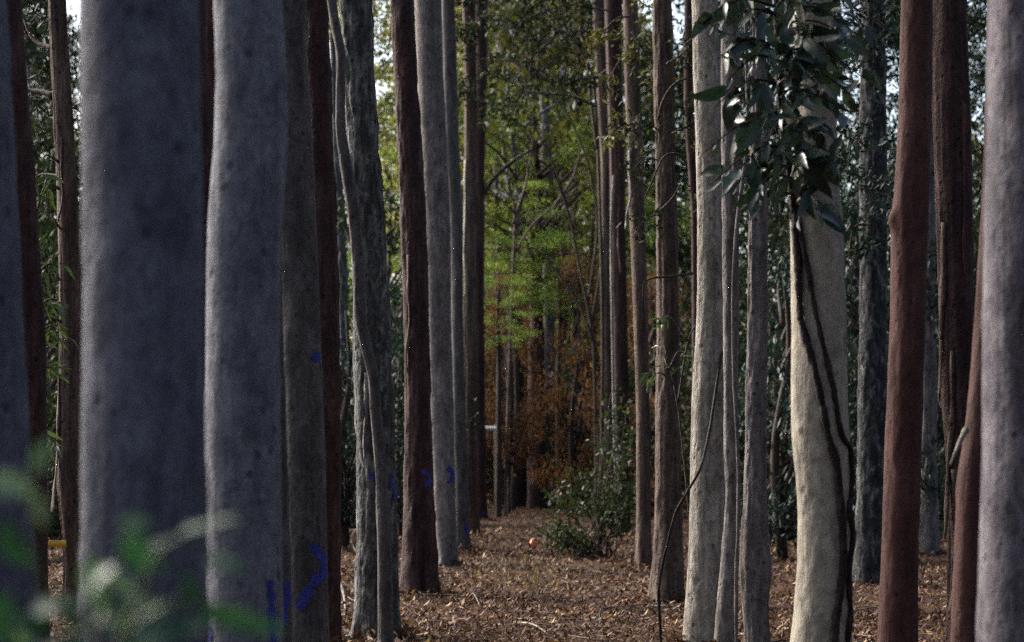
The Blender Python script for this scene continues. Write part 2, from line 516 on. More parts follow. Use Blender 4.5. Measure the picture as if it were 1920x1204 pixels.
# unseen plantation around and behind the viewer, added and shaped to cut sky light
def make_unseen_shade_wood():
    rng = np.random.default_rng(91)
    C, D = [], []
    n = 0
    while n < 2600:
        x, y = rng.uniform(-13, 42), rng.uniform(-34, 47)
        if noise3(x * .16, y * .16, 4.2) < rng.uniform(-1.1, -.2):
            continue
        z = rng.uniform(14.5, 20.5)
        k = 34
        g = unit(rng.normal(size=(k, 3))) * (rng.uniform(0, 1, (k, 1)) ** .5) * np.array((1.3, 1.3, .8))
        C.append(np.array((x, y, z)) + g)
        n += 1
    C = np.vstack(C)
    D = rng.normal(size=C.shape); D[:, 2] -= .4
    o = link('canopy', leaf_cloud('canopy', C, D, rng.uniform(.3, .6, len(C)), .38, rng), M['crown_olive'])  # out of view; density and left edge set for the light below
    o['kind'] = 'stuff'
    tag(o, 'unseen leaf canopy of the plantation, shaped to shade the trunks', 'canopy')
    # unseen outer rows: trunks and undergrowth added to block light from sides and behind
    tubes, C = [], []
    for x in np.arange(-21, 40, 2.7):
        for y in np.arange(-32, 56, 3.0):
            behind = y < -2.5
            right = x > .30 * y + 5
            left = (x < -.30 * y - 4.5) and x > -16
            if not (behind or right or left) or (left and y > 22 and rng.uniform() < .55):
                continue
            px, py = x + rng.normal(0, .3), y + rng.normal(0, .4)
            path = np.array([(px, py, -.2), (px + rng.normal(0, .1), py, 5), (px + rng.normal(0, .2), py, 10), (px + rng.normal(0, .3), py, 16)])
            tubes.append((smooth_path(path, 8), np.linspace(.19, .09, 8), 8))
            if behind or right or (left and y < 22):
                for q in range(1 if behind and x < 6 else 7 if left else 3):
                    C.append(np.array((px + rng.normal(0, 1.0), py + rng.normal(0, 1.0), rng.uniform(.3, 9.5 if left and not behind else 6.5))))
    o = link('unseen_shade_wood', tubes_mesh('unseen_shade_wood', tubes), M['grey_green'])
    o['kind'] = 'stuff'
    tag(o, 'unseen outer rows of plantation trunks added to block sky light', 'wood')
    cc, dd, tt = clump_leaves(rng, np.array(C), .9, 40, .3, .4, .7)
    cc[:, 2] = np.maximum(cc[:, 2], .1)
    o = link('undergrowth', leaf_cloud('undergrowth', cc, dd, rng.uniform(.15, .4, len(cc)), .36, rng, tt), M['crown_dark'])  # out of view; leaves placed to keep side light off the near trunks
    o['kind'] = 'stuff'
    tag(o, 'unseen dark leafy undergrowth added between the outer rows to block side light', 'undergrowth')
make_unseen_shade_wood()

# ------------------------------------------------------------------ plantation trunks
TREES = {}

def disp(T, th, z, r):
    c, s = np.cos(th), np.sin(th)
    k, sd = T['kind'], T['seed']
    d = .035 * r * noise3(c * 1.2 + sd, s * 1.2, z * .9) + .05 * r * noise3(c * .8, s * .8 + sd, z * .35)
    if k == 'smooth':
        d = d + .0035 * noise3(c * 3 + sd, s * 3, z * 6) + .0025 * noise3(c * 6, s * 6 + sd, z * 14)
    elif k == 'fluted':
        d = d - .016 * np.abs(noise3(c * 3.5 + sd, s * 3.5, z * .35)) + .008 * noise3(c * 9, s * 9 + sd, z * 1.3) + .004 * noise3(c * 16, s * 16 + sd, z * 5)
    elif k == 'rough':
        d = d + .011 * noise3(c * 4 + sd, s * 4, z * 5) + .011 * np.abs(noise3(c * 8, s * 8 + sd, z * 11))
    for (t0, z0, wz, wt, amp) in T['bumps']:
        dt = (th - t0 + np.pi) % (2 * np.pi) - np.pi
        d = d + amp * np.exp(-((z - z0) / wz) ** 2 - (dt / wt) ** 2)
    return d

def trunk_at(T, z):
    return (np.interp(z, T['z'], T['cx']), np.interp(z, T['z'], T['cy']), np.interp(z, T['z'], T['r']))

def surf(T, px, py, off=0.0):
    """point on the camera-facing bark of tree T seen at photo pixel (px, py)"""
    d = T['d']
    p = P(px, py, d)
    cx, cy, r = (float(v) for v in trunk_at(T, p[2]))
    u = max(-.97, min(.97, (p[0] - cx) / r))
    th = -math.acos(-u) if False else math.atan2(-math.sqrt(1 - u * u), u)
    rr = r + float(disp(T, np.array(th), np.array(p[2]), r)) + off
    return np.array((cx + rr * math.cos(th), cy + rr * math.sin(th), p[2]))

def tree(key, d, pts, mat, kind, label, height=17.0, seg=40, nz=150, flare=.12, bumps=(), canopy=0, cat='tree', name='gum_tree', group=None, lean_y=0.0):
    pts = sorted(pts, key=lambda q: -q[0])          # bottom (large y) first
    z = np.array([CAM_H - (y - HY) / FPX * d for y, a, b in pts])
    cx = np.array([((a + b) * .5 - HX) / FPX * d for y, a, b in pts])
    r = np.array([(b - a) * .5 / FPX * d for y, a, b in pts])
    ztop_seen = z[-1]
    if z[0] > -.2:                                   # down to the ground
        z = np.concatenate([[-.2], z]); cx = np.concatenate([[cx[0]], cx]); r = np.concatenate([[r[0] * 1.0], r])
    sl = (cx[-1] - cx[-3]) / (z[-1] - z[-3])
    sl = max(-.05, min(.05, sl))
    hz = np.array([.25, .6, 1.0]) * (height - ztop_seen) + ztop_seen
    cx = np.concatenate([cx, cx[-1] + sl * (hz - ztop_seen) * .7])
    r = np.concatenate([r, r[-1] * np.array([.92, .72, .42])])
    z = np.concatenate([z, hz])
    rng = np.random.default_rng(abs(hash(key)) % 1000 if False else sum(ord(c) * (i + 3) for i, c in enumerate(key)))
    zz = np.concatenate([np.linspace(-.2, ztop_seen + .6, nz), np.linspace(ztop_seen + .6, height, 16)[1:]])
    def sm(v):
        f = np.interp(zz, z, v)
        h = max(1, int(.14 / (zz[1] - zz[0])))
        k = np.hanning(2 * h + 3); k /= k.sum()
        fp = np.pad(f, h + 1, mode='reflect', reflect_type='odd')
        return np.convolve(fp, k, 'valid')[:len(f)]
    cxs, rs = sm(cx), sm(r)
    rs = rs * (1 + flare * np.exp(-np.clip(zz, 0, None) / .18))
    cys = d + lean_y * zz + .06 * noise3(zz * .3, rng.uniform(0, 50), .5)
    base = np.array((float(np.interp(0, zz, cxs)), d, 0.0))
    T = dict(d=d, z=zz, cx=cxs, cy=cys, r=rs, kind=kind, seed=rng.uniform(0, 60), bumps=bumps, base=base)
    th = np.linspace(0, 2 * np.pi, seg, endpoint=False)
    TH, ZZ = np.meshgrid(th, zz)
    RR = rs[:, None] + disp(T, TH, ZZ, rs[:, None])
    # lobed buttress close to the ground
    RR = RR * (1 + flare * .8 * np.exp(-np.clip(ZZ, 0, None) / .12) * np.cos(TH * rng.integers(3, 6) + rng.uniform(0, 6)))
    V = np.stack([cxs[:, None] + RR * np.cos(TH), cys[:, None] + RR * np.sin(TH), ZZ], -1).reshape(-1, 3) - base
    n = len(zz)
    i = np.arange(n - 1)[:, None] * seg
    j = np.arange(seg)[None]; j2 = (j + 1) % seg
    F = np.stack([i + j, i + j2, i + seg + j2, i + seg + j], -1).reshape(-1, 4)
    root = empty(name, base, label, cat, group)
    T['trunk'] = link('trunk', fast_mesh('trunk_' + key, V, F), M[mat], root)
    T['root'] = root
    if canopy is not None:
        fol, limbs = CANOPY[canopy % 3]
        top = np.array((cxs[-1], cys[-1], height - 1.2)) - base
        a = rng.uniform(0, 6.28); s = rng.uniform(.85, 1.15)
        for nm, me, mt in (('limbs', limbs, M[mat]), ('crown', fol, M['crown_olive'])):
            o = link(nm, me, mt, root, tuple(top))
            o.rotation_euler = (0, 0, a); o.scale = (s, s, s)
    TREES[key] = T
    return T

def paint(T, px_path, width, seed=0, mat='blue_paint'):
    """a sprayed stroke that follows the bark"""
    pp = np.array([(x, y, 0) for x, y in px_path], float)
    n = max(10, int(np.abs(np.diff(pp[:, :2], axis=0)).sum() / 3))
    c = smooth_path(pp, n)[:, :2]
    t = np.gradient(c, axis=0); t /= np.linalg.norm(t, axis=1)[:, None] + 1e-9
    nr = np.stack([-t[:, 1], t[:, 0]], -1)
    rng = np.random.default_rng(seed + 5)
    k = 5
    V = []
    for i in range(n):
        e = .5 * width * (1 + .7 * float(noise3(i * .35, seed, .2))) * (.55 if i in (0, n - 1) else 1)
        e2 = .5 * width * (1 + .7 * float(noise3(i * .35, seed + 9, .7))) * (.55 if i in (0, n - 1) else 1)
        for q in np.linspace(-e, e2, k):
            x, y = c[i] + nr[i] * q
            V.append(surf(T, x, y, .005) - T['base'])
    i = np.arange(n - 1)[:, None] * k
    j = np.arange(k - 1)[None]
    F = np.stack([i + j, i + j + 1, i + k + j + 1, i + k + j], -1).reshape(-1, 4)
    return link('paint_mark', fast_mesh('paint_mark', V, F), M[mat], T['root'])

TR = tree
TR('a', 7.2, [(0, -200, 12), (300, -190, 25), (600, -178, 40), (900, -165, 55), (1100, -155, 68), (1250, -150, 74)], 'blue_grey', 'smooth',
   'out-of-focus blue-grey trunk cut off by the left edge of the photo', canopy=0)
TR('b', 14.0, [(0, -42, 40), (150, -34, 50), (300, -24, 62), (450, -16, 70), (600, -6, 82), (900, -2, 88), (1250, -2, 92)], 'dark_brown', 'smooth',
   'dark trunk half hidden behind the blue-grey trunk at the left edge', canopy=1)
TR('c', 20.5, [(0, 92, 125), (150, 98, 133), (300, 103, 140), (450, 107, 147), (602, 109, 152), (700, 108, 152), (800, 106, 150), (900, 105, 150), (960, 111, 149), (1050, 119, 149), (1140, 116, 153)], 'brown', 'fluted',
   'slim brown fluted trunk with branch stubs left of the widest trunk', canopy=2, seg=44, nz=220)
TR('d', 6.0, [(0, 150, 365), (300, 157, 372), (600, 160, 376), (900, 151, 385), (1100, 147, 388), (1250, 146, 392)], 'blue_grey', 'smooth',
   'widest blue-grey trunk in front at left, behind the blurred green leaves', canopy=1, seg=56, nz=200)
TR('e', 13.0, [(0, 322, 386), (130, 326, 389), (200, 334, 397), (400, 338, 402), (600, 340, 404), (1000, 336, 404), (1250, 334, 404)], 'dark_brown', 'smooth',
   'dark trunk showing as a sliver between the two big blue-grey trunks', canopy=2)
TR('G', 24.0, [(0, 376, 420), (400, 372, 418), (800, 374, 420), (1097, 372, 424)], 'dark_brown', 'smooth',  # extra trunk added to turn the gap black
   'dark far trunk added to blacken the chink between the two big blue-grey trunks', canopy=0, seg=28, nz=90)
TR('f', 9.0, [(0, 400, 527), (100, 404, 532), (200, 404, 536), (270, 401, 537), (330, 397, 533), (400, 393, 526), (600, 388, 522), (800, 385, 524), (900, 387, 527), (1100, 389, 530), (1250, 389, 532)], 'silver_blue', 'smooth',
   'second-widest blue-grey trunk, bulging slightly near its upper part', canopy=0, seg=56, nz=200,
   bumps=[(-1.35, 3.17, .02, .09, -.012), (-1.35, 2.83, .018, .08, -.01), (-2.9, 1.56, .02, .1, .008), (-1.6, 2.1, .02, .1, -.007)])
TR('g', 11.0, [(0, 455, 520), (300, 460, 524), (602, 465, 530), (900, 472, 541), (1204, 476, 548), (1250, 476, 549)], 'grey_green', 'smooth',
   'narrow grey trunk edge wedged right against the second-widest trunk', canopy=2)
TR('h', 13.8, [(0, 510, 575), (100, 512, 577), (300, 517, 588), (500, 522, 598), (600, 526, 603), (800, 532, 609), (1000, 534, 614), (1204, 535, 618), (1260, 534, 620)], 'grey_green', 'smooth',
   'grey-brown trunk bearing a large blue chevron near its foot', canopy=1, seg=48, nz=180)
TR('i', 16.6, [(0, 560, 617), (200, 566, 622), (400, 575, 630), (600, 580, 635), (800, 582, 638), (1000, 582, 640), (1204, 578, 637)], 'dark_brown', 'rough',
   'dark reddish trunk standing just behind the chevron-marked trunk', canopy=0)
TR('j', 52.0, [(0, 616, 629), (300, 624, 640), (500, 632, 652), (700, 637, 655), (960, 638, 655)], 'rough_grey', 'rough',
   'thin far trunk seen between the dark reddish trunk and the wavy stem', canopy=1, seg=24, nz=80)
TR('k', 15.8, [(0, 612, 630), (60, 622, 640), (100, 631, 650), (190, 630, 648), (250, 630, 650), (300, 636, 658), (400, 652, 677), (500, 662, 683), (600, 664, 686), (640, 673, 695), (700, 690, 711), (800, 697, 718), (900, 705, 727), (950, 705, 730), (1050, 708, 735), (1204, 708, 738), (1240, 707, 740)], 'grey_green', 'smooth',
   'slim wavy grey-brown stem snaking up in front of the rough-barked trunk', height=12, canopy=2, seg=28, nz=220, flare=.05)
TR('l', 17.4, [(0, 638, 697), (150, 648, 702), (300, 650, 712), (450, 660, 722), (600, 664, 732), (700, 663, 736), (800, 668, 740), (900, 670, 742), (1000, 670, 745), (1150, 668, 749), (1195, 666, 752)], 'rough_grey', 'rough',
   'rough-barked grey trunk with flaking pale left side behind the wavy stem', canopy=0, seg=72, nz=330, flare=.14)
TR('m', 23.0, [(0, 733, 775), (150, 740, 782), (300, 747, 792), (450, 752, 800), (600, 757, 803), (750, 760, 806), (900, 758, 812), (1000, 756, 818), (1110, 753, 822)], 'dark_brown', 'rough',
   'dark brown trunk with a split foot and a blue chevron, left of the path', canopy=1, seg=56, nz=220, flare=.16,
   bumps=[(-1.35, .05, .5, .16, -.05), (-1.3, .0, .22, .12, -.03)])
TR('n', 28.3, [(0, 777, 828), (150, 781, 832), (300, 788, 840), (450, 795, 845), (600, 800, 846), (750, 804, 850), (900, 810, 853), (1000, 816, 856), (1062, 820, 859)], 'grey', 'smooth',
   'smooth grey trunk with a small blue chevron, right of the split-footed one', canopy=2, seg=44, nz=180, flare=.2)
TR('o', 34.0, [(0, 828, 852), (300, 833, 862), (400, 840, 869), (500, 844, 868), (602, 846, 868), (800, 850, 875), (900, 854, 878), (1027, 856, 882)], 'grey_green', 'smooth',
   'thin grey trunk peeping out beside the smooth grey one, left row', canopy=0, seg=32, nz=120)
TR('p', 39.5, [(0, 866, 891), (150, 870, 894), (300, 870, 894), (450, 868, 892), (600, 866, 894), (800, 870, 896), (1002, 874, 899)], 'brown', 'fluted',
   'slender brown trunk with a pale streaked edge near the end of the left row', canopy=1, seg=40, nz=150)
TR('q', 48.0, [(0, 888, 915), (150, 890, 914), (300, 887, 909), (600, 889, 908), (900, 891, 912), (975, 891, 914)], 'dark_brown', 'fluted',
   'last dark trunk of the left row, nearest the far end of the path', canopy=2, seg=32, nz=120)
# right row
TR('r', 44.0, [(0, 1110, 1134), (150, 1117, 1141), (300, 1126, 1148), (450, 1127, 1147), (600, 1128, 1147), (800, 1130, 1150), (986, 1130, 1152)], 'brown', 'fluted',
   'thin pale-edged trunk rising from behind the leafy bush', canopy=0, seg=32, nz=130)
TR('s', 40.0, [(0, 1133, 1166), (150, 1138, 1168), (300, 1143, 1172), (600, 1147, 1176), (900, 1152, 1181), (1000, 1152, 1182)], 'dark_brown', 'fluted',
   'dark trunk directly behind the leafy bush, right of the thin pale-edged one', canopy=1, seg=36, nz=130)
TR('t', 28.0, [(0, 1168, 1195), (100, 1170, 1199), (250, 1175, 1204), (400, 1180, 1208), (600, 1188, 1215), (800, 1193, 1218), (1000, 1192, 1221), (1064, 1190, 1224)], 'brown', 'smooth',
   'slender grey trunk standing at the right edge of the leafy bush', canopy=2, seg=40, nz=160)
TR('u', 21.8, [(0, 1224, 1258), (100, 1225, 1262), (300, 1230, 1265), (450, 1231, 1270), (600, 1232, 1273), (750, 1230, 1275), (900, 1228, 1277), (1000, 1226, 1278), (1100, 1221, 1280), (1127, 1219, 1282)], 'brown', 'rough',
   'brown trunk with a flared foot beside the path, twigs at its side', canopy=0, seg=56, nz=220, flare=.2)
TR('v', 33.0, [(0, 1283, 1300), (200, 1282, 1300), (400, 1296, 1312), (600, 1298, 1314), (1032, 1298, 1316)], 'dark_brown', 'smooth',
   'thin dark trunk mostly hidden behind the half-lit pale trunk', canopy=1, seg=28, nz=100)
TR('w', 16.6, [(0, 1297, 1345), (150, 1300, 1352), (300, 1305, 1355), (450, 1307, 1356), (600, 1306, 1358), (750, 1297, 1359), (900, 1294, 1360), (1000, 1292, 1361), (1100, 1287, 1361), (1204, 1278, 1361), (1240, 1276, 1362)], 'pale', 'smooth',
   'pale trunk bright on its left half with a thin dark vine crossing its foot', canopy=2, seg=72, nz=300, flare=.05,
   bumps=[(-1.9, 1.5 - (760 - 850) / 4000 * 16.6, .018, .1, -.008), (-1.5, 1.5 - (700 - 850) / 4000 * 16.6, .02, .1, -.01), (-1.4, 1.5 - (905 - 850) / 4000 * 16.6, .02, .1, .008), (-2.0, 1.2, .02, .1, -.01), (-1.7, .8, .02, .1, -.01), (-2.2, .5, .02, .1, -.01)])
TR('x', 16.0, [(0, 1352, 1388), (300, 1352, 1385), (602, 1355, 1384), (850, 1357, 1382), (920, 1360, 1383), (1000, 1355, 1382), (1100, 1347, 1380), (1204, 1338, 1378), (1240, 1337, 1378)], 'grey', 'smooth',
   'slender grey trunk bowed at its foot right of the half-lit pale trunk', canopy=0, seg=36, nz=160, flare=.04)
TR('y', 15.6, [(0, 1408, 1434), (250, 1408, 1435), (450, 1403, 1437), (602, 1401, 1438), (800, 1398, 1436), (950, 1394, 1436), (1020, 1390, 1440), (1050, 1387, 1444), (1080, 1388, 1444), (1120, 1392, 1440), (1204, 1397, 1442), (1240, 1397, 1443)], 'grey', 'rough',
   'slender grey trunk with a swollen burl near its foot', canopy=1, seg=48, nz=220, flare=.04)
TR('z', 12.4, [(0, 1488, 1562), (150, 1490, 1565), (300, 1485, 1572), (450, 1482, 1582), (600, 1485, 1588), (750, 1484, 1590), (810, 1485, 1591), (860, 1491, 1593), (950, 1497, 1595), (1050, 1497, 1597), (1130, 1492, 1598), (1204, 1484, 1599), (1260, 1480, 1600)], 'cream', 'smooth',
   'cream-coloured smooth trunk with two dark vine stems climbing it', canopy=2, seg=80, nz=330, flare=.03,
   bumps=[(-2.0, 1.5 - (870 - 850) / 4000 * 12.4, .015, .1, -.008), (-1.75, 1.5 - (1005 - 850) / 4000 * 12.4, .013, .09, -.011), (-1.5, 1.5 - (1000 - 850) / 4000 * 12.4, .012, .09, -.009), (-1.7, 1.5 - (1153 - 850) / 4000 * 12.4, .015, .09, -.011), (-2.1, 1.5 - (930 - 850) / 4000 * 12.4, .012, .08, -.009), (-2.5, 1.5 - (805 - 850) / 4000 * 12.4, .02, .12, .009), (-1.2, 1.5 - (1035 - 850) / 4000 * 12.4, .012, .09, -.008)])
TR('A', 25.0, [(0, 1618, 1660), (200, 1614, 1660), (602, 1612, 1662), (800, 1608, 1663), (1000, 1604, 1652), (1090, 1600, 1652)], 'scaly_dark', 'rough',
   'dark scaly trunk set back between the cream trunk and the red-brown one', canopy=0, seg=56, nz=240, flare=.16)
TR('B', 14.4, [(0, 1688, 1748), (200, 1683, 1745), (300, 1678, 1742), (380, 1673, 1740), (410, 1668, 1738), (440, 1668, 1737), (602, 1668, 1733), (800, 1660, 1728), (1000, 1655, 1722), (1204, 1645, 1720), (1250, 1643, 1720)], 'red_brown', 'smooth',
   'smooth dark red-brown trunk with a knob on its left edge', canopy=1, seg=56, nz=260, flare=.03,
   bumps=[(-2.95, 1.5 + 438 / 4000 * 14.4, .07, .3, .03), (-1.9, 1.5 + 400 / 4000 * 14.4, .05, .2, -.006)])
TR('C', 32.0, [(0, 1722, 1752), (602, 1726, 1754), (900, 1726, 1756), (1037, 1722, 1762)], 'grey', 'rough',
   'thin far trunk showing between the red-brown trunk and the fluted one', canopy=2, seg=36, nz=120)
TR('D', 15.4, [(0, 1748, 1812), (150, 1746, 1818), (300, 1750, 1822), (450, 1755, 1824), (600, 1760, 1826), (750, 1765, 1830), (850, 1773, 1836), (1000, 1778, 1842), (1204, 1774, 1844), (1240, 1773, 1845)], 'dark_brown', 'fluted',
   'dark fluted trunk with a pale ragged left edge, right of the red-brown one', canopy=0, seg=64, nz=240, flare=.03)
TR('E', 11.4, [(0, 1850, 1900), (300, 1843, 1895), (602, 1827, 1884), (752, 1815, 1878), (830, 1806, 1874), (900, 1793, 1868), (1000, 1791, 1864), (1204, 1783, 1858), (1260, 1781, 1857)], 'red_brown', 'smooth',
   'leaning red-brown trunk with a broken pale stub, beside the right edge trunk', canopy=1, seg=48, nz=220, flare=.02)
TR('F', 8.0, [(0, 1848, 2012), (150, 1846, 2011), (300, 1844, 2010), (450, 1842, 2009), (600, 1841, 2009), (800, 1842, 2011), (1000, 1839, 2012), (1204, 1835, 2013), (1250, 1834, 2014)], 'purple_grey', 'smooth',
   'mottled purple-grey trunk cut off by the right edge of the photo', canopy=2, seg=64, nz=240, flare=.02)

# ragged ribbons of shedding bark
def bark_strip(T, px, y0, y1, w, seed, mat, peel=.05):
    rng = np.random.default_rng(seed)
    n, V = 26, []
    for i in range(n):
        f = i / (n - 1)
        y = y0 + (y1 - y0) * f
        off = .006 + peel * max(0, f - .55) ** 1.5 * 3
        ww = w * (1 - .6 * f) * (1 + .4 * float(noise3(i * .5, seed, 0)))
        x = px + 2.5 * math.sin(i * .4 + seed) * f
        for q in (-.5, 0, .5):
            V.append(surf(T, x + q * ww, y, off + (.004 if q else .010)) - T['base'])
    i = np.arange(n - 1)[:, None] * 3; j = np.arange(2)[None]
    F = np.stack([i + j, i + j + 1, i + 4 + j, i + 3 + j], -1).reshape(-1, 4)
    o = link('bark_strip', fast_mesh('bark_strip', V, F), M[mat], T['root'])
    sd = o.modifiers.new('thickness', 'SOLIDIFY'); sd.thickness = .004; sd.offset = 1
for k, px, y0, y1, w, mt, pl in (('D', 1763, 420, 800, 9, 'brown', .05), ('D', 1779, 660, 1010, 10, 'brown', .06), ('D', 1786, 880, 1160, 9, 'brown', .05), ('D', 1800, 200, 520, 8, 'red_brown', .03),
                                 ('c', 112, 700, 960, 8, 'brown', .08), ('c', 120, 260, 420, 6, 'dark_brown', .05), ('p', 872, 300, 560, 5, 'pale', .06), ('s', 1160, 250, 520, 6, 'red_brown', .06),
                                 ('t', 1182, 280, 430, 6, 'grey', .08), ('l', 690, 700, 860, 8, 'grey', .05), ('m', 768, 480, 700, 6, 'brown', .03)):
    bark_strip(TREES[k], px, y0, y1, w, px % 17, mt, pl)

# blue paint strokes on the bark
T = TREES
paint(T['h'], [(586, 1020), (604, 1038), (611, 1060), (596, 1085), (574, 1118), (562, 1140)], 17, 1)
paint(T['h'], [(592, 660), (593, 680)], 12, 2)
paint(T['g'], [(541, 1090), (538, 1130), (528, 1180), (524, 1215)], 11, 3)
paint(T['f'], [(508, 1085), (511, 1130), (513, 1180), (515, 1215)], 10, 4)
paint(T['f'], [(374, 1165), (378, 1190), (380, 1215)] if False else [(398, 1170), (402, 1215)], 9, 5)
paint(T['l'], [(698, 888), (702, 898)], 10, 6)
paint(T['l'], [(737, 890), (733, 905), (741, 922), (740, 938)], 8, 7)
paint(T['m'], [(792, 880), (806, 897), (796, 914)], 8, 8)
paint(T['n'], [(840, 876), (849, 890), (842, 906)], 7, 9)
paint(T['o'], [(873, 985), (875, 1000)], 6, 10)
paint(T['q'], [(908, 960), (909, 968)], 5, 11)

# broken stubs and side branches that belong to trunks
def branch(T, pts, d, r0, r1, name='branch', mat='twig', n=14, seg=7):
    path = smooth_path([P(x, y, d + dd) for x, y, dd in pts], n)
    return link(name, tubes_mesh(name, [(path, np.linspace(r0, r1, n), seg, .15)], T['base']), M[mat], T['root'])

branch(T['E'], [(1812, 806, 0), (1803, 822, -.08), (1793, 845, -.1), (1782, 872, -.1)], 11.25, .019, .006, 'broken_stub', 'stick')
for (x, y, x2, y2) in ((104, 350, 96, 345), (106, 520, 96, 513), (108, 600, 94, 596), (104, 300, 88, 290), (110, 425, 96, 402), (146, 380, 158, 376), (140, 200, 156, 192)):
    branch(T['c'], [(x + 6, y + 4, 0), (x, y, -.05), (x2, y2, -.08)], 20.4, .018, .008, 'branch_stub', 'twig', 6, 6)
branch(T['c'], [(100, 90, 0), (80, 85, .1), (60, 70, .2), (44, 35, .3)], 20.5, .03, .012)
branch(T['c'], [(100, 180, 0), (76, 172, .1), (52, 168, .2), (30, 150, .3)], 20.5, .035, .015)
branch(T['q'], [(905, 365, 0), (930, 330, -.2), (965, 300, -.4), (998, 280, -.5)], 48, .06, .03)
branch(T['u'], [(1234, 225, -.15), (1243, 190, -.3), (1262, 160, -.3), (1285, 148, -.2), (1300, 152, 0)], 21.7, .018, .008)
branch(T['u'], [(1210, 370, -.6), (1225, 335, -.5), (1243, 296, -.3), (1262, 288, -.2), (1272, 290, -.1)], 21.7, .010, .014)
branch(T['u'], [(1232, 400, -.1), (1262, 370, -.3), (1280, 335, -.4)], 21.7, .012, .005)
branch(T['u'], [(1298, 513, .1), (1262, 518, -.2), (1212, 526, -.3), (1205, 562, -.3)], 21.7, .016, .007)

# ------------------------------------------------------------------ vines, leafy sprays (single leaves)
def leaf_mesh(name, w, droop, curl, seed):
    rng = np.random.default_rng(seed)
    n = 7
    t = np.linspace(0, 1, n)
    half = w * .5 * np.sin(np.pi * np.clip(t ** .75 * .97 + .03, 0, 1)) ** .9
    x = droop * np.sin(t * 2.2) * .18
    V = []
    for k in range(n):
        for q in (-1, 0, 1):
            V.append((q * half[k] + x[k], t[k], abs(q) * half[k] * .35 - curl * t[k] ** 2 + .03 * math.sin(k * 1.7 + seed) * abs(q)))
    F = []
    for k in range(n - 1):
        for q in (0, 1):
            a = k * 3 + q
            F.append((a, a + 1, a + 4, a + 3))
    return fast_mesh(name, V, F)

BROAD = [leaf_mesh('broad_leaf_%d' % k, (.36, .31, .42, .34)[k], (.6, -.7, .3, -.4)[k], (.16, .26, .08, .36)[k], k) for k in range(4)]
SLIM = [leaf_mesh('slim_leaf_%d' % k, (.17, .21, .15, .19)[k], (.8, -.9, 1.2, -.4)[k], (.1, .25, .3, .15)[k], k + 7) for k in range(4)]

def add_leaf(root, base, pos, axis, normal, L, mats_mesh, mat):
    y = Vector(unit(axis)); z = Vector(unit(normal))
    x = y.cross(z)
    if x.length < 1e-4:
        x = y.orthogonal()
    x.normalize(); z = x.cross(y)
    me = random.choice(mats_mesh)
    o = bpy.data.objects.new('leaf', me)
    if len(me.materials) == 0:
        me.materials.append(mat)
    COL.objects.link(o)
    o.parent = root
    m = Matrix((x, y, z)).transposed().to_4x4()
    m.translation = Vector(np.asarray(pos) - np.asarray(base))
    o.matrix_local = m @ Matrix.Diagonal((L, L, L, 1))
    return o

for me in BROAD: me.materials.append(M['leaf_gloss'])
for me in SLIM: me.materials.append(M['leaf_drop'])

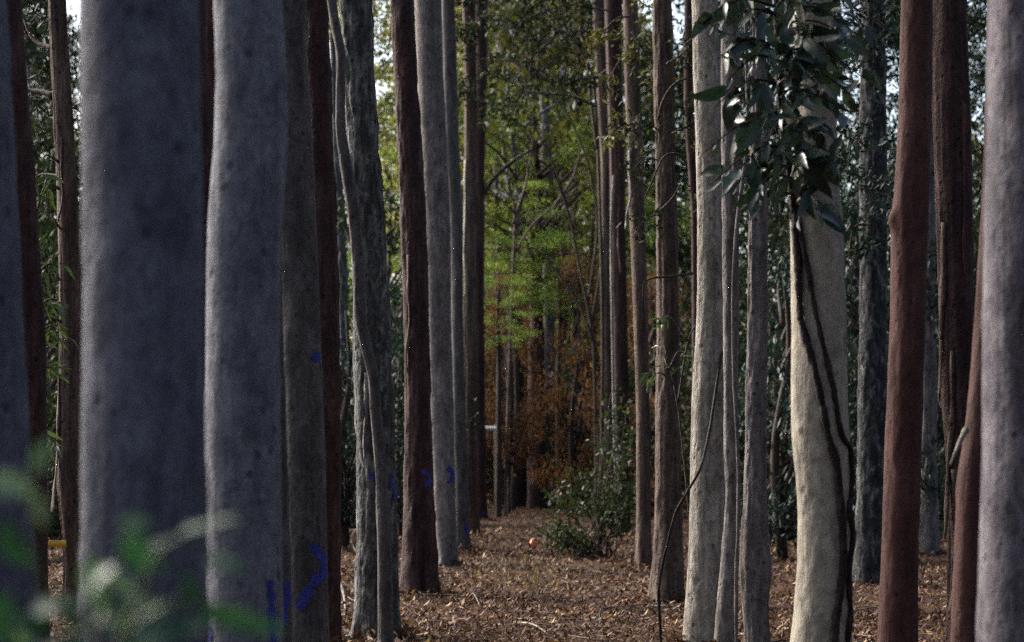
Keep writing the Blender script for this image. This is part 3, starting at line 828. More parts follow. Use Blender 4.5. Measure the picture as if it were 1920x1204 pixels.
# --- the leafy vine on the cream trunk
def leafy_vine():
    rng = np.random.default_rng(21)
    base = np.array(surf(T['z'], 1555, 1250, .02)); base[2] = 0
    root = empty('leafy_vine', base, 'glossy dark leafy vine with two bare stems snaking down the cream trunk', 'vine')
    A = [(1490, 385), (1491, 420), (1495, 475), (1497, 540), (1500, 602), (1515, 667), (1530, 742), (1542, 812), (1557, 867), (1565, 942), (1571, 1027), (1567, 1102), (1556, 1167), (1554, 1215), (1553, 1320)]
    B = [(1490, 385), (1496, 430), (1504, 475), (1514, 535), (1525, 602), (1535, 652), (1552, 727), (1567, 812), (1588, 847), (1590, 922), (1583, 952), (1592, 1002), (1585, 1052), (1584, 1102), (1587, 1142), (1582, 1177), (1580, 1215), (1578, 1320)]
    for pts, r in ((A, .021), (B, .015)):
        path = np.array([surf(T['z'], x, y, r * .9) for x, y in pts])
        path = smooth_path(path, 110)
        link('stem', tubes_mesh('stem', [(path, r * (1 + .18 * noise3(np.arange(110) * .25, r * 99, 0)), 12, .4)], base), M['vine'], root)
    d = 12.0
    up = smooth_path([surf(T['z'], 1490, 390, .02), P(1482, 330, d), P(1468, 240, d - .1), P(1462, 170, d - .1), P(1458, 80, d - .05), P(1454, -60, d), P(1450, -260, d + .1)], 50)
    link('stem', tubes_mesh('stem', [(up, np.linspace(.022, .016, 50), 9, .2)], base), M['vine'], root)
    # twigs spread through the leaf mass
    ends = [(1345, 110, -.3), (1312, 40, -.2), (1380, 190, -.5), (1400, 60, -.2), (1425, 250, -.5), (1375, 330, -.4), (1352, 372, -.5), (1420, 330, -.3), (1440, 140, .2),
            (1500, 120, -.5), (1540, 90, -.4), (1590, 50, -.2), (1560, 150, -.5), (1590, 210, -.5), (1545, 250, -.6), (1580, 270, -.4), (1505, 300, -.6), (1525, 370, -.5), (1545, 400, -.4),
            (1490, 220, -.7), (1470, 300, -.6), (1450, 380, -.4), (1380, 20, .1), (1490, 30, -.4), (1440, 10, -.2), (1535, 320, -.6), (1590, 130, -.3), (1420, 200, -.2), (1315, 290, .1), (1395, 270, -.2),
            (1520, 190, -.7), (1475, 160, -.6), (1560, 200, -.3), (1530, 30, -.2), (1610, 20, .1), (1515, 240, -.7), (1560, 110, -.6), (1540, 160, -.7), (1505, 80, -.6), (1575, 300, -.5), (1510, 330, -.6), (1350, 60, -.1), (1365, 150, -.2), (1340, 200, 0), (1405, 130, -.3), (1610, 90, .1), (1625, 150, .2), (1600, 180, -.1), (1640, 60, .2), (1340, 340, -.1), (1400, 385, -.3)]
    twigs = []
    for (x, y, dd) in ends:
        e = P(x, y, d + dd)
        k = int(rng.integers(8, 46))
        # start from the nearest stem point slightly above the twig end
        dist = np.linalg.norm(up[:, [0, 2]] - (e[[0, 2]] + np.array((0, .12))), axis=1)
        s = up[int(np.argmin(dist))]
        mid = (s + e) * .5 + np.array((0, -.05, .07))
        path = smooth_path([s, mid, e], 9)
        twigs.append((path, np.linspace(.009, .003, 9), 5))
        n = 6 if x > 1460 or x < 1400 else 4
        for q in range(n):
            f = rng.uniform(.35, 1.0)
            p = path[int(f * 8)] + rng.normal(0, .025, 3)
            ax = unit(e - s) * .5 + rng.normal(0, .7, 3) + np.array((0, -.1, -.6))
            add_leaf(root, base, p, ax, rng.normal(size=3) + np.array((-.3, -.9, .5)), rng.choice((.10, .13, .16, .19, .22)) * rng.uniform(.85, 1.15), BROAD, M['leaf_gloss'])
    tw = link('twigs', tubes_mesh('twigs', twigs, base), M['vine'], root)
leafy_vine()

def spray(name, label, cat, d, stems, mat, leaves, Lr, per, rng_seed, r0=.012, stem_mat='twig', droop=.7, jit=.03, tip_bias=.3, base=None, normal=(-.3, -.9, .5)):
    """stems: list of pixel polylines (x, y, depth offset); single leaves along them"""
    rng = np.random.default_rng(rng_seed)
    b = P(stems[0][0][0], stems[0][0][1], d + stems[0][0][2]) if base is None else np.asarray(base)
    root = empty(name, b, label, cat)
    for st in stems:
        path = smooth_path([P(x, y, d + dd) for x, y, dd in st], 4 * len(st) + 6)
        n = len(path)
        link('stem', tubes_mesh('stem', [(path, np.linspace(r0, r0 * .3, n), 6, .15)], b), M[stem_mat], root)
        for q in range(per):
            f = rng.uniform(tip_bias, 1)
            i = int(f * (n - 1))
            tg = path[min(i + 1, n - 1)] - path[max(i - 1, 0)]
            ax = unit(tg) * .5 + rng.normal(0, .6, 3) + np.array((0, -.1, -droop))
            add_leaf(root, b, path[i] + rng.normal(0, jit, 3), ax, rng.normal(size=3) + np.array(normal), rng.uniform(*Lr), leaves, M[mat])
    return root

# hanging gum leaves on the left, behind the edge trunk
gz = P(30, 850, 17.0)
spray('gum_sapling', 'drooping narrow-leaved sapling between the left edge trunks and the slim brown trunk', 'sapling', 17.0,
      [[(58, 1203, 0), (54, 1000, 0), (50, 800, 0), (48, 560, 0), (46, 330, 0), (40, 250, 0)],
       [(48, 560, 0), (60, 440, -.1), (75, 375, -.1), (90, 330, -.15)], [(48, 600, 0), (70, 520, -.1), (92, 495, -.1), (108, 500, -.1)],
       [(50, 700, 0), (70, 640, -.1), (95, 610, -.15), (112, 640, -.15)], [(50, 520, 0), (62, 470, 0), (60, 420, 0)],
       [(50, 760, 0), (66, 660, -.1), (84, 640, -.1)], [(50, 900, 0), (62, 830, -.1), (85, 815, -.1), (112, 830, -.1)],
       [(48, 480, 0), (40, 400, -.1), (66, 350, -.1)], [(50, 640, 0), (80, 570, -.1), (110, 560, -.15)], [(52, 720, 0), (74, 690, -.1), (100, 690, -.1)]],
      'leaf_drop', SLIM, (.10, .19), 12, 31, r0=.014)

# small leafy sprig crossing the brown trunk beside the path
spray('leafy_sprig', 'thin leafy sapling crossing in front of the flared-foot brown trunk', 'sapling', 19.5,
      [[(1300, 1158, 0), (1294, 1000, -.05), (1282, 860, -.1), (1270, 760, -.1), (1256, 690, -.1), (1246, 660, -.1)],
       [(1262, 720, -.1), (1240, 700, -.15), (1215, 705, -.15)], [(1256, 690, -.1), (1272, 660, -.1), (1296, 672, -.1)],
       [(1270, 760, -.1), (1290, 640, -.1), (1312, 605, -.1), (1335, 600, -.1)], [(1290, 640, -.1), (1262, 600, -.1), (1240, 596, -.1)]],
      'leaf_gloss', SLIM, (.10, .18), 8, 33, r0=.010, droop=.4, tip_bias=.75)

# thin vine in front of the half-lit trunk
def thin_vine(name, label, d, pts, r, mat='vine', cat='vine'):
    path = smooth_path([P(x, y, d + dd) for x, y, dd in pts], 70)
    base = np.array((path[0][0], path[0][1], 0.0))
    o = link(name, tubes_mesh(name, [(path, r * (1 + .15 * noise3(np.arange(70) * .3, r * 77, 2)), 8, .15)], base), M[mat], None, tuple(base))
    return tag(o, label, cat)
thin_vine('vine', 'thin dark vine looping from the ground across the half-lit pale trunk', 15.9,
          [(1240, 1228, 0), (1238, 1180, 0), (1235, 1110, 0), (1242, 1060, 0), (1256, 1000, 0), (1268, 960, 0), (1290, 920, -.05), (1312, 880, 0), (1328, 820, .25), (1338, 760, .4), (1347, 700, .52), (1356, 640, .68), (1358, 560, .8)], .011)
thin_vine('vine', 'pale thin vine stem hanging between the bowed trunk and the burl trunk', 15.5,
          [(1381, 1236, 0), (1380, 1150, 0), (1381, 1050, 0), (1384, 980, 0), (1384, 880, 0), (1380, 780, 0), (1376, 700, 0), (1374, 610, 0), (1376, 500, 0), (1384, 400, 0), (1394, 330, 0), (1402, 250, -.05), (1400, 120, 0), (1396, -40, 0)], .013, 'grey')
thin_vine('sapling_stem', 'thin bare pale stem standing in the leafy bush', 32.0,
          [(1154, 1036, 0), (1156, 960, 0), (1153, 860, 0), (1150, 740, 0), (1148, 600, 0), (1146, 450, 0), (1150, 330, 0)], .020, 'pale', 'stem')

# --- blurred leaves right before the lens
def near_plant():
    d = 2.5
    rng = np.random.default_rng(8)
    b = np.array((*P(190, 1204, d)[:2], 0.0))
    root = empty('leafy_weed', b, 'out-of-focus bright green leaves right before the camera, lower left', 'plant')
    for k in range(4):
        pass
    stems = [[(190, 1180), (205, 1110), (245, 1000)], [(160, 1190), (80, 1100), (60, 960), (70, 860)], [(230, 1200), (330, 1130), (430, 1140), (500, 1165)], [(230, 1200), (270, 1100), (300, 1030), (420, 975)]]
    tb = []
    foot = b + np.array((0, 0, -.02))
    for s in stems:
        pts = [foot, foot + np.array((.02, 0, .6)), P(*s[0], d) + np.array((0, 0, -.06))] + [P(x, y, d + rng.uniform(-.04, .04)) for x, y in s]
        path = smooth_path(pts, 34)
        link('stem', tubes_mesh('stem', [(path, np.linspace(.006, .0015, 34), 6)], b), M['leaf_stem'], root)
    # leaf: start px, end px, kind
    LV = [((-20, 900), (52, 915), 'b'), ((5, 975), (45, 1045), 'b'), ((72, 885), (80, 835), 'b'), ((72, 925), (80, 965), 'b'), ((180, 1040), (190, 1125), 'b'),
          ((222, 985), (275, 975), 'b'), ((230, 1000), (280, 1060), 'b'), ((278, 1026), (345, 1000), 's'), ((335, 1004), (432, 966), 's'), ((385, 1050), (450, 1062), 'b'),
          ((352, 1075), (372, 1130), 'b'), ((290, 1130), (345, 1140), 'b'), ((370, 1140), (505, 1168), 's'), ((110, 1140), (160, 1180), 'b'), ((60, 1150), (130, 1120), 'b'),
          ((215, 1150), (262, 1190), 'b'), ((165, 1160), (235, 1130), 'b'), ((20, 1150), (50, 1200), 'b'), ((300, 1170), (250, 1130), 'b'), ((95, 1190), (30, 1170), 'b'),
          ((150, 1120), (120, 1170), 'b'), ((200, 1080), (250, 1110), 'b'), ((240, 1195), (330, 1180), 'b'), ((260, 1030), (310, 1060), 's'), ((215, 1060), (170, 1100), 'b'),
          ((0, 1110), (15, 1190), 'b'), ((330, 1190), (380, 1160), 'b'), ((170, 1230), (90, 1215), 'b'), ((220, 1240), (300, 1225), 'b'), ((190, 1290), (270, 1260), 'b'), ((180, 1330), (110, 1290), 'b')]
    for (x0, y0), (x1, y1), k in LV:
        dd = d + rng.uniform(-.06, .08)
        p0, p1 = P(x0, y0, dd), P(x1, y1, dd + rng.uniform(-.015, .015))
        L = np.linalg.norm(p1 - p0)
        add_leaf(root, b, p0, p1 - p0, np.array((-.35, -.6, .75)) + rng.normal(0, .35, 3), max(L * 1.25, .042), NEAR_B if k == 'b' else NEAR_S, M['leaf_near'])
M['leaf_stem'] = plain('stem_green', (.07, .10, .03), .5)
NEAR_B = [leaf_mesh('near_leaf_%d' % k, .62, .3, .15, k + 20) for k in range(2)]
NEAR_S = [leaf_mesh('near_blade_%d' % k, .24, .3, .1, k + 24) for k in range(2)]
for me in NEAR_B + NEAR_S: me.materials.append(M['leaf_near'])
near_plant()

# ------------------------------------------------------------------ background plants
def backtree(px, d, crown_set, k, s, z0, mat, bmat, name, label, group=None, r=.16, cat='tree', sz=None, rot=None):
    x = (px - HX) / FPX * d
    fol, limbs = crown_set[k % len(crown_set)]
    rng = np.random.default_rng(int(abs(px) * 7 + d * 13))
    root = empty(name, (x, d, 0), label, cat, group)
    a = rng.uniform(0, 6.28) if rot is None else rot
    n = 18
    z = np.linspace(-.2, z0 + .5, n)
    path = np.stack([.12 * s * noise3(z * .35, px, .1), .12 * s * noise3(z * .35, px, 7.1), z], -1)
    top = path[-1]
    link('trunk', tubes_mesh('trunk', [(path, np.linspace(r * 1.15, r * .75, n), 12, .12)]), M[bmat], root)
    sz = s if sz is None else sz
    l = link('limbs', limbs.copy() if False else limbs, None, root, tuple(top + np.array((0, 0, -.3))))
    f = link('crown', fol, None, root, tuple(top + np.array((0, 0, -.3))))
    for o, m in ((l, bmat), (f, mat)):
        o.rotation_euler = (0, 0, a); o.scale = (s, s, sz)
        if len(o.data.materials) == 0:
            o.data.materials.append(M[m])
        o.material_slots[0].link = 'OBJECT'
        o.material_slots[0].material = M[m]
    return root

# tall trees of the wood behind the plantation
FARL = 'tall olive-leaved tree in the hazy wood closing the view behind the trunks'
FARG = 'tall trees of the wood behind the plantation'
far = [(-60, 74, 0, 1.0, 3.0, 'crown_dark'), (55, 68, 1, .8, 3.0, 'crown_dark'), (120, 88, 2, 1.0, 3.0, 'crown_dark'), (20, 92, 0, 1.0, 3.0, 'crown_dark'),
       (690, 76, 0, 1.0, 2.5, 'crown_mid'), (800, 92, 1, 1.15, 2.0, 'crown_mid'), (900, 84, 2, 1.15, 3.0, 'crown_mid'), (985, 96, 3, 1.25, 2.0, 'crown_mid'),
       (1075, 82, 0, 1.1, 3.0, 'crown_mid'), (1150, 98, 1, 1.2, 2.0, 'crown_mid'), (1340, 90, 2, 1.0, 2.0, 'crown_dark'), (1440, 74, 3, 1.0, 2.0, 'crown_dark'),
       (1770, 68, 2, .95, 2.0, 'crown_dark'), (1930, 76, 3, 1.0, 2.0, 'crown_dark'), (2060, 70, 0, 1.0, 2.0, 'crown_dark'),
       (100, 98, 3, .75, 2.0, 'crown_olive'), (940, 108, 0, 1.35, 1.5, 'crown_olive'), (1040, 112, 1, 1.4, 1.5, 'crown_olive'), (1110, 106, 3, 1.3, 1.5, 'crown_olive'), (850, 112, 2, 1.4, 1.5, 'crown_olive'), (1425, 60, 1, 1.0, 2.0, 'crown_dark'), (1730, 58, 3, 1.0, 2.0, 'crown_dark'), (1390, 66, 0, 1.0, 2.0, 'crown_dark'), (1840, 100, 1, .9, 1.5, 'crown_olive')]
for px, d, k, s, z0, m in far:
    backtree(px, d, FAR, k, s * 1.15, z0, m, 'grey', 'wood_tree', FARL, FARG, r=.22)

# bright feathery trees in the middle of the view
AC = [(965, 56, 0, .78, 5.0, .45, 'bright lime-green feathery tree in the centre beyond the path end', None),
      (905, 60, 1, .62, 6.2, .75, 'lime-green feathery tree just right of the last left-row trunk', None),
      (1118, 57, 2, .62, 5.0, .66, 'lime-green feathery tree left of the thin pale-edged trunk', None),
      (735, 56, 0, .80, 3.2, .80, 'lime-green tree glimpsed between the rough trunk and the split-footed trunk', 2.0),
      (1290, 66, 1, .95, 3.0, .95, 'lime-green tree glimpsed between the brown trunk and the half-lit trunk', 1.0),
      (1040, 64, 1, .80, 8.0, .60, 'yellow-green feathery tree high in the middle of the view', 2.5),
      (940, 66, 2, .75, 9.0, .70, 'yellow-green feathery tree high beside the end of the left row', .6),
      (1050, 56, 2, .5, 4.8, .30, 'low lime-green young tree just right of the centre pale tree', .9),
      (935, 49, 0, .36, 3.7, .26, 'small lime-green young tree low at the end of the path', 1.7)]
for px, d, k, sc_, z0, sz_, lb, ro in AC:
    backtree(px, d, ACACIA, k, sc_, z0, 'crown_lime', 'twig', 'acacia_tree', lb, r=.07, sz=sz_, rot=ro)

# dark trunks and pale trunk at the end of the path
def far_trunk(px0, px1, d, H, mat, label, crown=True, k=0, bend=0):
    x0, x1 = (px0 - HX) / FPX * d, (px1 - HX) / FPX * d
    root = empty('gum_tree', ((x0 + x1) / 2, d, 0), label, 'tree')
    z = np.linspace(-.2, H, 30)
    path = np.stack([bend * np.sin(z * .25), .1 * np.sin(z * .3 + px0), z], -1)
    link('trunk', tubes_mesh('trunk', [(path, (x1 - x0) / 2 * np.linspace(1.1, .6, 30), 14, .15)]), M[mat], root)
    if crown:
        for nm, me, mt in (('limbs', CANOPY[k][1], mat), ('crown', CANOPY[k][0], 'crown_olive')):
            o = link(nm, me, M[mt], root, tuple(path[-1] - np.array((0, 0, 1.0)))); o.scale = (1.2,) * 3
far_trunk(946, 984, 60, 7.5, 'dark_brown', 'left one of two dark trunks side by side where the path ends', k=0)
far_trunk(988, 1024, 58, 7, 'dark_brown', 'right one of two dark trunks side by side where the path ends', k=1)
far_trunk(1006, 1032, 61.5, 16, 'grey', 'pale bare-limbed tree in the centre of the bright green background', k=2, bend=.15)

far_trunk(1044, 1058, 66, 13, 'brown', 'dim thin brown trunk right of the two dark trunks at the path end', k=0, bend=.1)
far_trunk(1078, 1090, 62, 13, 'brown', 'dim thin brown trunk above the left side of the leafy bush', k=1, bend=-.1)
far_trunk(922, 934, 64, 13, 'brown', 'dim thin brown trunk just right of the last left-row trunk', k=2, bend=.05)

# pale and dark bare boughs arching through the middle
def bough(label, d, lines, mat, r, name='bare_sapling'):
    b = P(*lines[0][0][:2], d); b = np.array((b[0], d, 0.0))
    root = empty(name, b, label, 'sapling')
    first = True
    for ln in lines:
        path = smooth_path([P(x, y, d + (dd[0] if dd else 0)) for x, y, *dd in ln], 26)
        if first:
            foot = path[0].copy(); foot[2] = -.1
            path = np.vstack([np.linspace(foot, path[0], 12)[:-1], path])
        n = len(path)
        link('stem' if first else 'branch', tubes_mesh('bough', [(path, np.linspace(r, r * .35, n) * (1 if first else .7), 7, .15)], b), M[mat], root)
        first = False
    return root
bough('dark leaning bare sapling arching across the bright centre of the view', 47,
      [[(1118, 860), (1112, 640), (1090, 520), (1062, 380), (1030, 290), (985, 210)], [(1075, 430), (1040, 330), (1000, 290), (960, 240)], [(1102, 570), (1120, 420), (1100, 300), (1068, 220), (1040, 150)],
       [(1112, 640), (1080, 560), (1020, 480), (985, 460)], [(1110, 600), (1128, 480), (1120, 360)]], 'twig', .045)
bough('dark sapling bending up and left beside the thin pale-edged trunk', 43,
      [[(1128, 880), (1130, 600), (1122, 300), (1112, 150), (1085, 90), (1052, 50), (1022, 5)], [(1120, 280), (1108, 190), (1100, 90), (1104, 0)], [(1118, 200), (1070, 180), (1010, 175), (965, 170)], [(1112, 150), (1150, 120), (1190, 60), (1195, 10)]], 'twig', .05)
bough('pale crooked bare sapling left of the centre pale tree', 51,
      [[(948, 900), (958, 600), (965, 400), (950, 360), (918, 320), (905, 305)], [(965, 400), (930, 365), (912, 350)], [(962, 420), (990, 320), (960, 280), (925, 255)], [(962, 480), (1000, 420), (1060, 370), (1110, 330)], [(963, 440), (985, 350), (1000, 250), (990, 170)], [(1040, 385), (1075, 330), (1090, 270)]], 'brown', .045)

# leafy branches dark against the light, upper middle
def foliage_spray(T, d, lines, mat, n, L, seed, spread=.22, r=.018, name='branch', droop=.5):
    """a branch of tree T with its leaves as one sub-part"""
    rng = np.random.default_rng(seed)
    nl = len(lines)
    for ln in lines:
        tubes, C, D = [], [], []
        path = smooth_path([P(x, y, d + dd) for x, y, dd in ln], 16)
        tubes.append((path, np.linspace(r, r * .25, 16), 6))
        for q in range(9):
            i = int(rng.integers(4, 16))
            e = path[i] + rng.normal(0, spread, 3) * np.array((1, 1, .7))
            tubes.append((smooth_path([path[i], (path[i] + e) / 2 + (0, 0, .03), e], 6), np.linspace(r * .3, .002, 6), 4))
            k = max(3, int(n / 9 / nl))
            f = rng.uniform(.3, 1.15, (k, 1))
            C.append(path[i] + (e - path[i]) * f + rng.normal(0, spread * .22, (k, 3)))
            dd = rng.normal(size=(k, 3)); dd[:, 2] -= droop
            D.append(dd)
        br = link(name, tubes_mesh(name, tubes, T['base']), M['twig'], T['root'])
        C = np.vstack(C) - T['base']; D = np.vstack(D)
        link('foliage', leaf_cloud('foliage', C, D, rng.uniform(.6, 1.25, len(C)) * L, .34, rng), M[mat], br)
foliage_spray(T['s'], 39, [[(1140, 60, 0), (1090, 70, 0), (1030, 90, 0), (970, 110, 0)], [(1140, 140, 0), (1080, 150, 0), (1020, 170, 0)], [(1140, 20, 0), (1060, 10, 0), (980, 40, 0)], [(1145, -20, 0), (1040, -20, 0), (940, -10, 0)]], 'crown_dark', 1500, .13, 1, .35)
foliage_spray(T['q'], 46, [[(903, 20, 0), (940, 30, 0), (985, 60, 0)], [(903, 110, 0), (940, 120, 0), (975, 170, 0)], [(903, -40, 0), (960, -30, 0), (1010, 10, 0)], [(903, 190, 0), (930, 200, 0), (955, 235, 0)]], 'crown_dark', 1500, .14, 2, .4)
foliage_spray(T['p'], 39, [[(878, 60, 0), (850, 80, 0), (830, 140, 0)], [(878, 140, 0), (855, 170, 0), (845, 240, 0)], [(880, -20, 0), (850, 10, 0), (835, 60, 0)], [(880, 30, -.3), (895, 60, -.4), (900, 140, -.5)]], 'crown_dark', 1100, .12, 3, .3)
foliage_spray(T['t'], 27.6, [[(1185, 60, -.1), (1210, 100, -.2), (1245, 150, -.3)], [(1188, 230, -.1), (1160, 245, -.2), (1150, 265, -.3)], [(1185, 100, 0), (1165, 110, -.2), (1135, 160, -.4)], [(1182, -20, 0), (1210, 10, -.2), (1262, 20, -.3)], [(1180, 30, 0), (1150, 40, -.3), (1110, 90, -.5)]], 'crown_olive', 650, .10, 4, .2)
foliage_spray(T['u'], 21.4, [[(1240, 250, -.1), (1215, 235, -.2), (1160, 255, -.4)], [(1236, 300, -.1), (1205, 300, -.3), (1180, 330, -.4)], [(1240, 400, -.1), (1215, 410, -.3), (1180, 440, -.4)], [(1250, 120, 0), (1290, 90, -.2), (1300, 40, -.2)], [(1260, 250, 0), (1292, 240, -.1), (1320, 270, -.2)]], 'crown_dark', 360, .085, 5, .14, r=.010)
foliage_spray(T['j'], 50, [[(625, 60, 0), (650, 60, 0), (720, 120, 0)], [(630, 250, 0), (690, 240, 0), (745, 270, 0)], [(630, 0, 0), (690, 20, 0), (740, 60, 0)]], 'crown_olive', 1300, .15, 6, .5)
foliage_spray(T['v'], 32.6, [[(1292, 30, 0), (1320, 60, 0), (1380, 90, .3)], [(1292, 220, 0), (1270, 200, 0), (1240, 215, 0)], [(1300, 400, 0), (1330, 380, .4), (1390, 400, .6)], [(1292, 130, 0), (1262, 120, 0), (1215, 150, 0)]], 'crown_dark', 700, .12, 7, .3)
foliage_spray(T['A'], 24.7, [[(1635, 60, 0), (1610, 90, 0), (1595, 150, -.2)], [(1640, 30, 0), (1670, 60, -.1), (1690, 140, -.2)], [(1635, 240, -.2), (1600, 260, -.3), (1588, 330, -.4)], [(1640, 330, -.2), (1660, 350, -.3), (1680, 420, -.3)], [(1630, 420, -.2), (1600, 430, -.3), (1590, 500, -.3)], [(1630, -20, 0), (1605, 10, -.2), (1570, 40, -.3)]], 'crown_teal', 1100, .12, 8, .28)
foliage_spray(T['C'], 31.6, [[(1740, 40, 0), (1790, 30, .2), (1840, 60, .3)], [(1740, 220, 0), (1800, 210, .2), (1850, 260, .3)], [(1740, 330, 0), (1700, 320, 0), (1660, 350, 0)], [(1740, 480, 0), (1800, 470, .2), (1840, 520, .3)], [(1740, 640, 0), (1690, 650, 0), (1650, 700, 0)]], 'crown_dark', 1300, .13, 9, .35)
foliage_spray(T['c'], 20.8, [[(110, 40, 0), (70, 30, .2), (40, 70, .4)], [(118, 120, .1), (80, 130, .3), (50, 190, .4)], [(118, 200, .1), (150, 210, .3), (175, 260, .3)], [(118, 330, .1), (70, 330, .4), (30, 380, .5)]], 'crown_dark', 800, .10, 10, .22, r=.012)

# understorey shrubs
def shrub(px, d, k, s, mat, label, sz=None, z0=.15, group=None):
    backtree(px, d, SHRUB, k, s, z0, mat, 'twig', 'shrub', label, group, r=.04, cat='shrub', sz=sz)
shrub(655, 34, 0, .75, 'crown_teal', 'dark blue-green shrub showing left of the rough-barked trunk', 1.0)
shrub(748, 38, 1, .7, 'crown_teal', 'dark blue-green shrub in the gap right of the rough-barked trunk', 1.15)
shrub(1478, 30, 2, .8, 'crown_teal', 'dark shrub in the gap between burl trunk and cream trunk', 1.1)
shrub(1440, 40, 0, 1.0, 'crown_dark', 'dark shrub behind the bowed slender grey trunk', 1.4)
shrub(1640, 33, 1, 1.0, 'crown_teal', 'dark blue-green shrub behind the scaly trunk', 1.5)
shrub(1790, 37, 2, 1.1, 'crown_dark', 'dark shrub behind the dark fluted trunk', 1.4)
shrub(70, 30, 0, .8, 'crown_dark', 'dark shrub left of the slim brown fluted trunk', 1.2)
shrub(1330, 46, 1, 1.1, 'crown_dark', 'dark shrub low behind the half-lit pale trunk', 1.3)
shrub(1225, 50, 2, .9, 'crown_dead', 'brown withered shrub behind the slender trunk at the bush', 1.5)
shrub(1070, 64, 0, 1.0, 'crown_olive', 'olive shrub right of the two dark trunks at the path end', 1.4)
shrub(920, 67, 1, 1.1, 'crown_dead', 'brown withered shrub behind the last trunk of the left row', 1.1)
shrub(990, 64, 2, 1.3, 'crown_dead', 'brown withered thicket closing off the far end of the path', 2.0)
shrub(1015, 80, 0, 2.2, 'crown_dead', 'tall withered thicket in the very centre behind the two dark trunks', 2.2)
shrub(1095, 60, 1, 1.0, 'crown_dark', 'dark green shrub beyond the leafy bush', 1.1)
shrub(945, 63, 1, .85, 'crown_dead', 'rusty brown shrub behind the left one of the two dark trunks', 1.8)
shrub(1020, 63.5, 0, .8, 'crown_dead', 'rusty brown shrub behind the right one of the two dark trunks', 1.7)
shrub(952, 53, 1, .6, 'crown_dead', 'rusty brown shrub hanging before the left one of the two dark trunks', 1.25, z0=1.1)
shrub(1075, 54, 2, .8, 'crown_dead', 'rusty brown shrub above the left side of the leafy bush', 1.7)
shrub(870, 62, 2, 1.2, 'crown_dark', 'dark shrub behind the left row of trunks', 1.2)
for px, d, k, s, m in ((150, 52, 1, 1.5, 'crown_dark'), (350, 50, 2, 1.5, 'crown_dark'), (520, 56, 0, 1.4, 'crown_dark'), (640, 60, 1, 1.4, 'crown_dark'), (1400, 58, 2, 1.6, 'crown_dark'), (1540, 54, 0, 1.6, 'crown_dark'),
                       (1690, 50, 1, 1.6, 'crown_dark'), (1840, 55, 2, 1.6, 'crown_dark'), (1980, 48, 0, 1.5, 'crown_dark'), (10, 44, 2, 1.4, 'crown_dark'), (-80, 40, 0, 1.4, 'crown_dark'), (1465, 44, 1, 1.4, 'crown_dark'), (1620, 42, 0, 1.5, 'crown_dark'), (1745, 45, 2, 1.5, 'crown_dark'), (90, 38, 1, 1.2, 'crown_dark'), (690, 46, 2, 1.1, 'crown_dark'), (1880, 40, 1, 1.4, 'crown_dark')):
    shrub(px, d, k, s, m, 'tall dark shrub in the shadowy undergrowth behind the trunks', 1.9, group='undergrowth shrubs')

for px, d, k, s_, z_, m_, lb in ((905, 64, 0, 1.0, 1.5, 'crown_dead', 'brown withered thicket glimpsed right of the last left-row trunk'),
                                 (1130, 63, 2, 1.0, 1.7, 'crown_dead', 'brown withered thicket behind the trunks at the leafy bush'),
                                 (1190, 60, 1, 1.0, 1.6, 'crown_dead', 'brown withered thicket between the slender trunk and the flared-foot trunk'),
                                 (960, 68, 1, 1.3, 2.2, 'crown_mid', 'tall yellow-green shrub behind the two dark trunks at the path end'),
                                 (1065, 70, 0, 1.3, 2.3, 'crown_mid', 'tall yellow-green shrub in the middle right of the two dark trunks'),
                                 (1130, 72, 2, 1.4, 2.4, 'crown_olive', 'tall olive shrub far behind the leafy bush')):
    shrub(px, d, k, s_, m_, lb, z_)

# the leafy bush beside the path
def bush():
    rng = np.random.default_rng(77)
    d = 31.0
    b = np.array((*P(1110, 850, d)[:2], 0.0))
    root = empty('bush', b, 'dense glossy-leaved bush beside the path on the right', 'bush')
    stems, cs = [], []
    for q in range(38):
        x = rng.uniform(1020, 1196)
        ytop = 890 + max(0, 1140 - x) * .72 + rng.uniform(-45, 95)
        e = P(x, min(ytop, 1015), d + rng.uniform(-.5, .5))
        s = b + np.array((rng.uniform(-.25, .35), rng.uniform(-.2, .2), 0))
        path = smooth_path([s, s * .5 + e * .5 + rng.normal(0, .07, 3), e], 8)
        stems.append((path, np.linspace(.012, .004, 8), 5))
        cs += [path[5], path[6], path[7]]
    for (x, y) in ((1135, 820), (1150, 780), (1130, 850), (1170, 840), (1185, 860), (1190, 900), (1160, 800), (1175, 770), (1145, 740), (1188, 820), (1120, 800)):
        e = P(x, y, d + rng.uniform(-.2, .3))
        s = b + np.array((.1, 0, .2))
        path = smooth_path([s, s * .5 + e * .5 + rng.normal(0, .05, 3), e], 8)
        stems.append((path, np.linspace(.012, .004, 8), 5))
        cs += [path[6], path[7]]
    link('stems', tubes_mesh('stems', stems, b), M['twig'], root)
    C, D, Tn = clump_leaves(rng, np.array(cs), .21, 17, .08, .3, .8)
    C[:, 2] = np.maximum(C[:, 2], .03)
    link('foliage', leaf_cloud('bush_foliage', C - b, D, rng.uniform(.06, .115, len(C)), .46, rng, rng.beta(1.2, 2.2, len(C))), M['bush'], root)
bush()

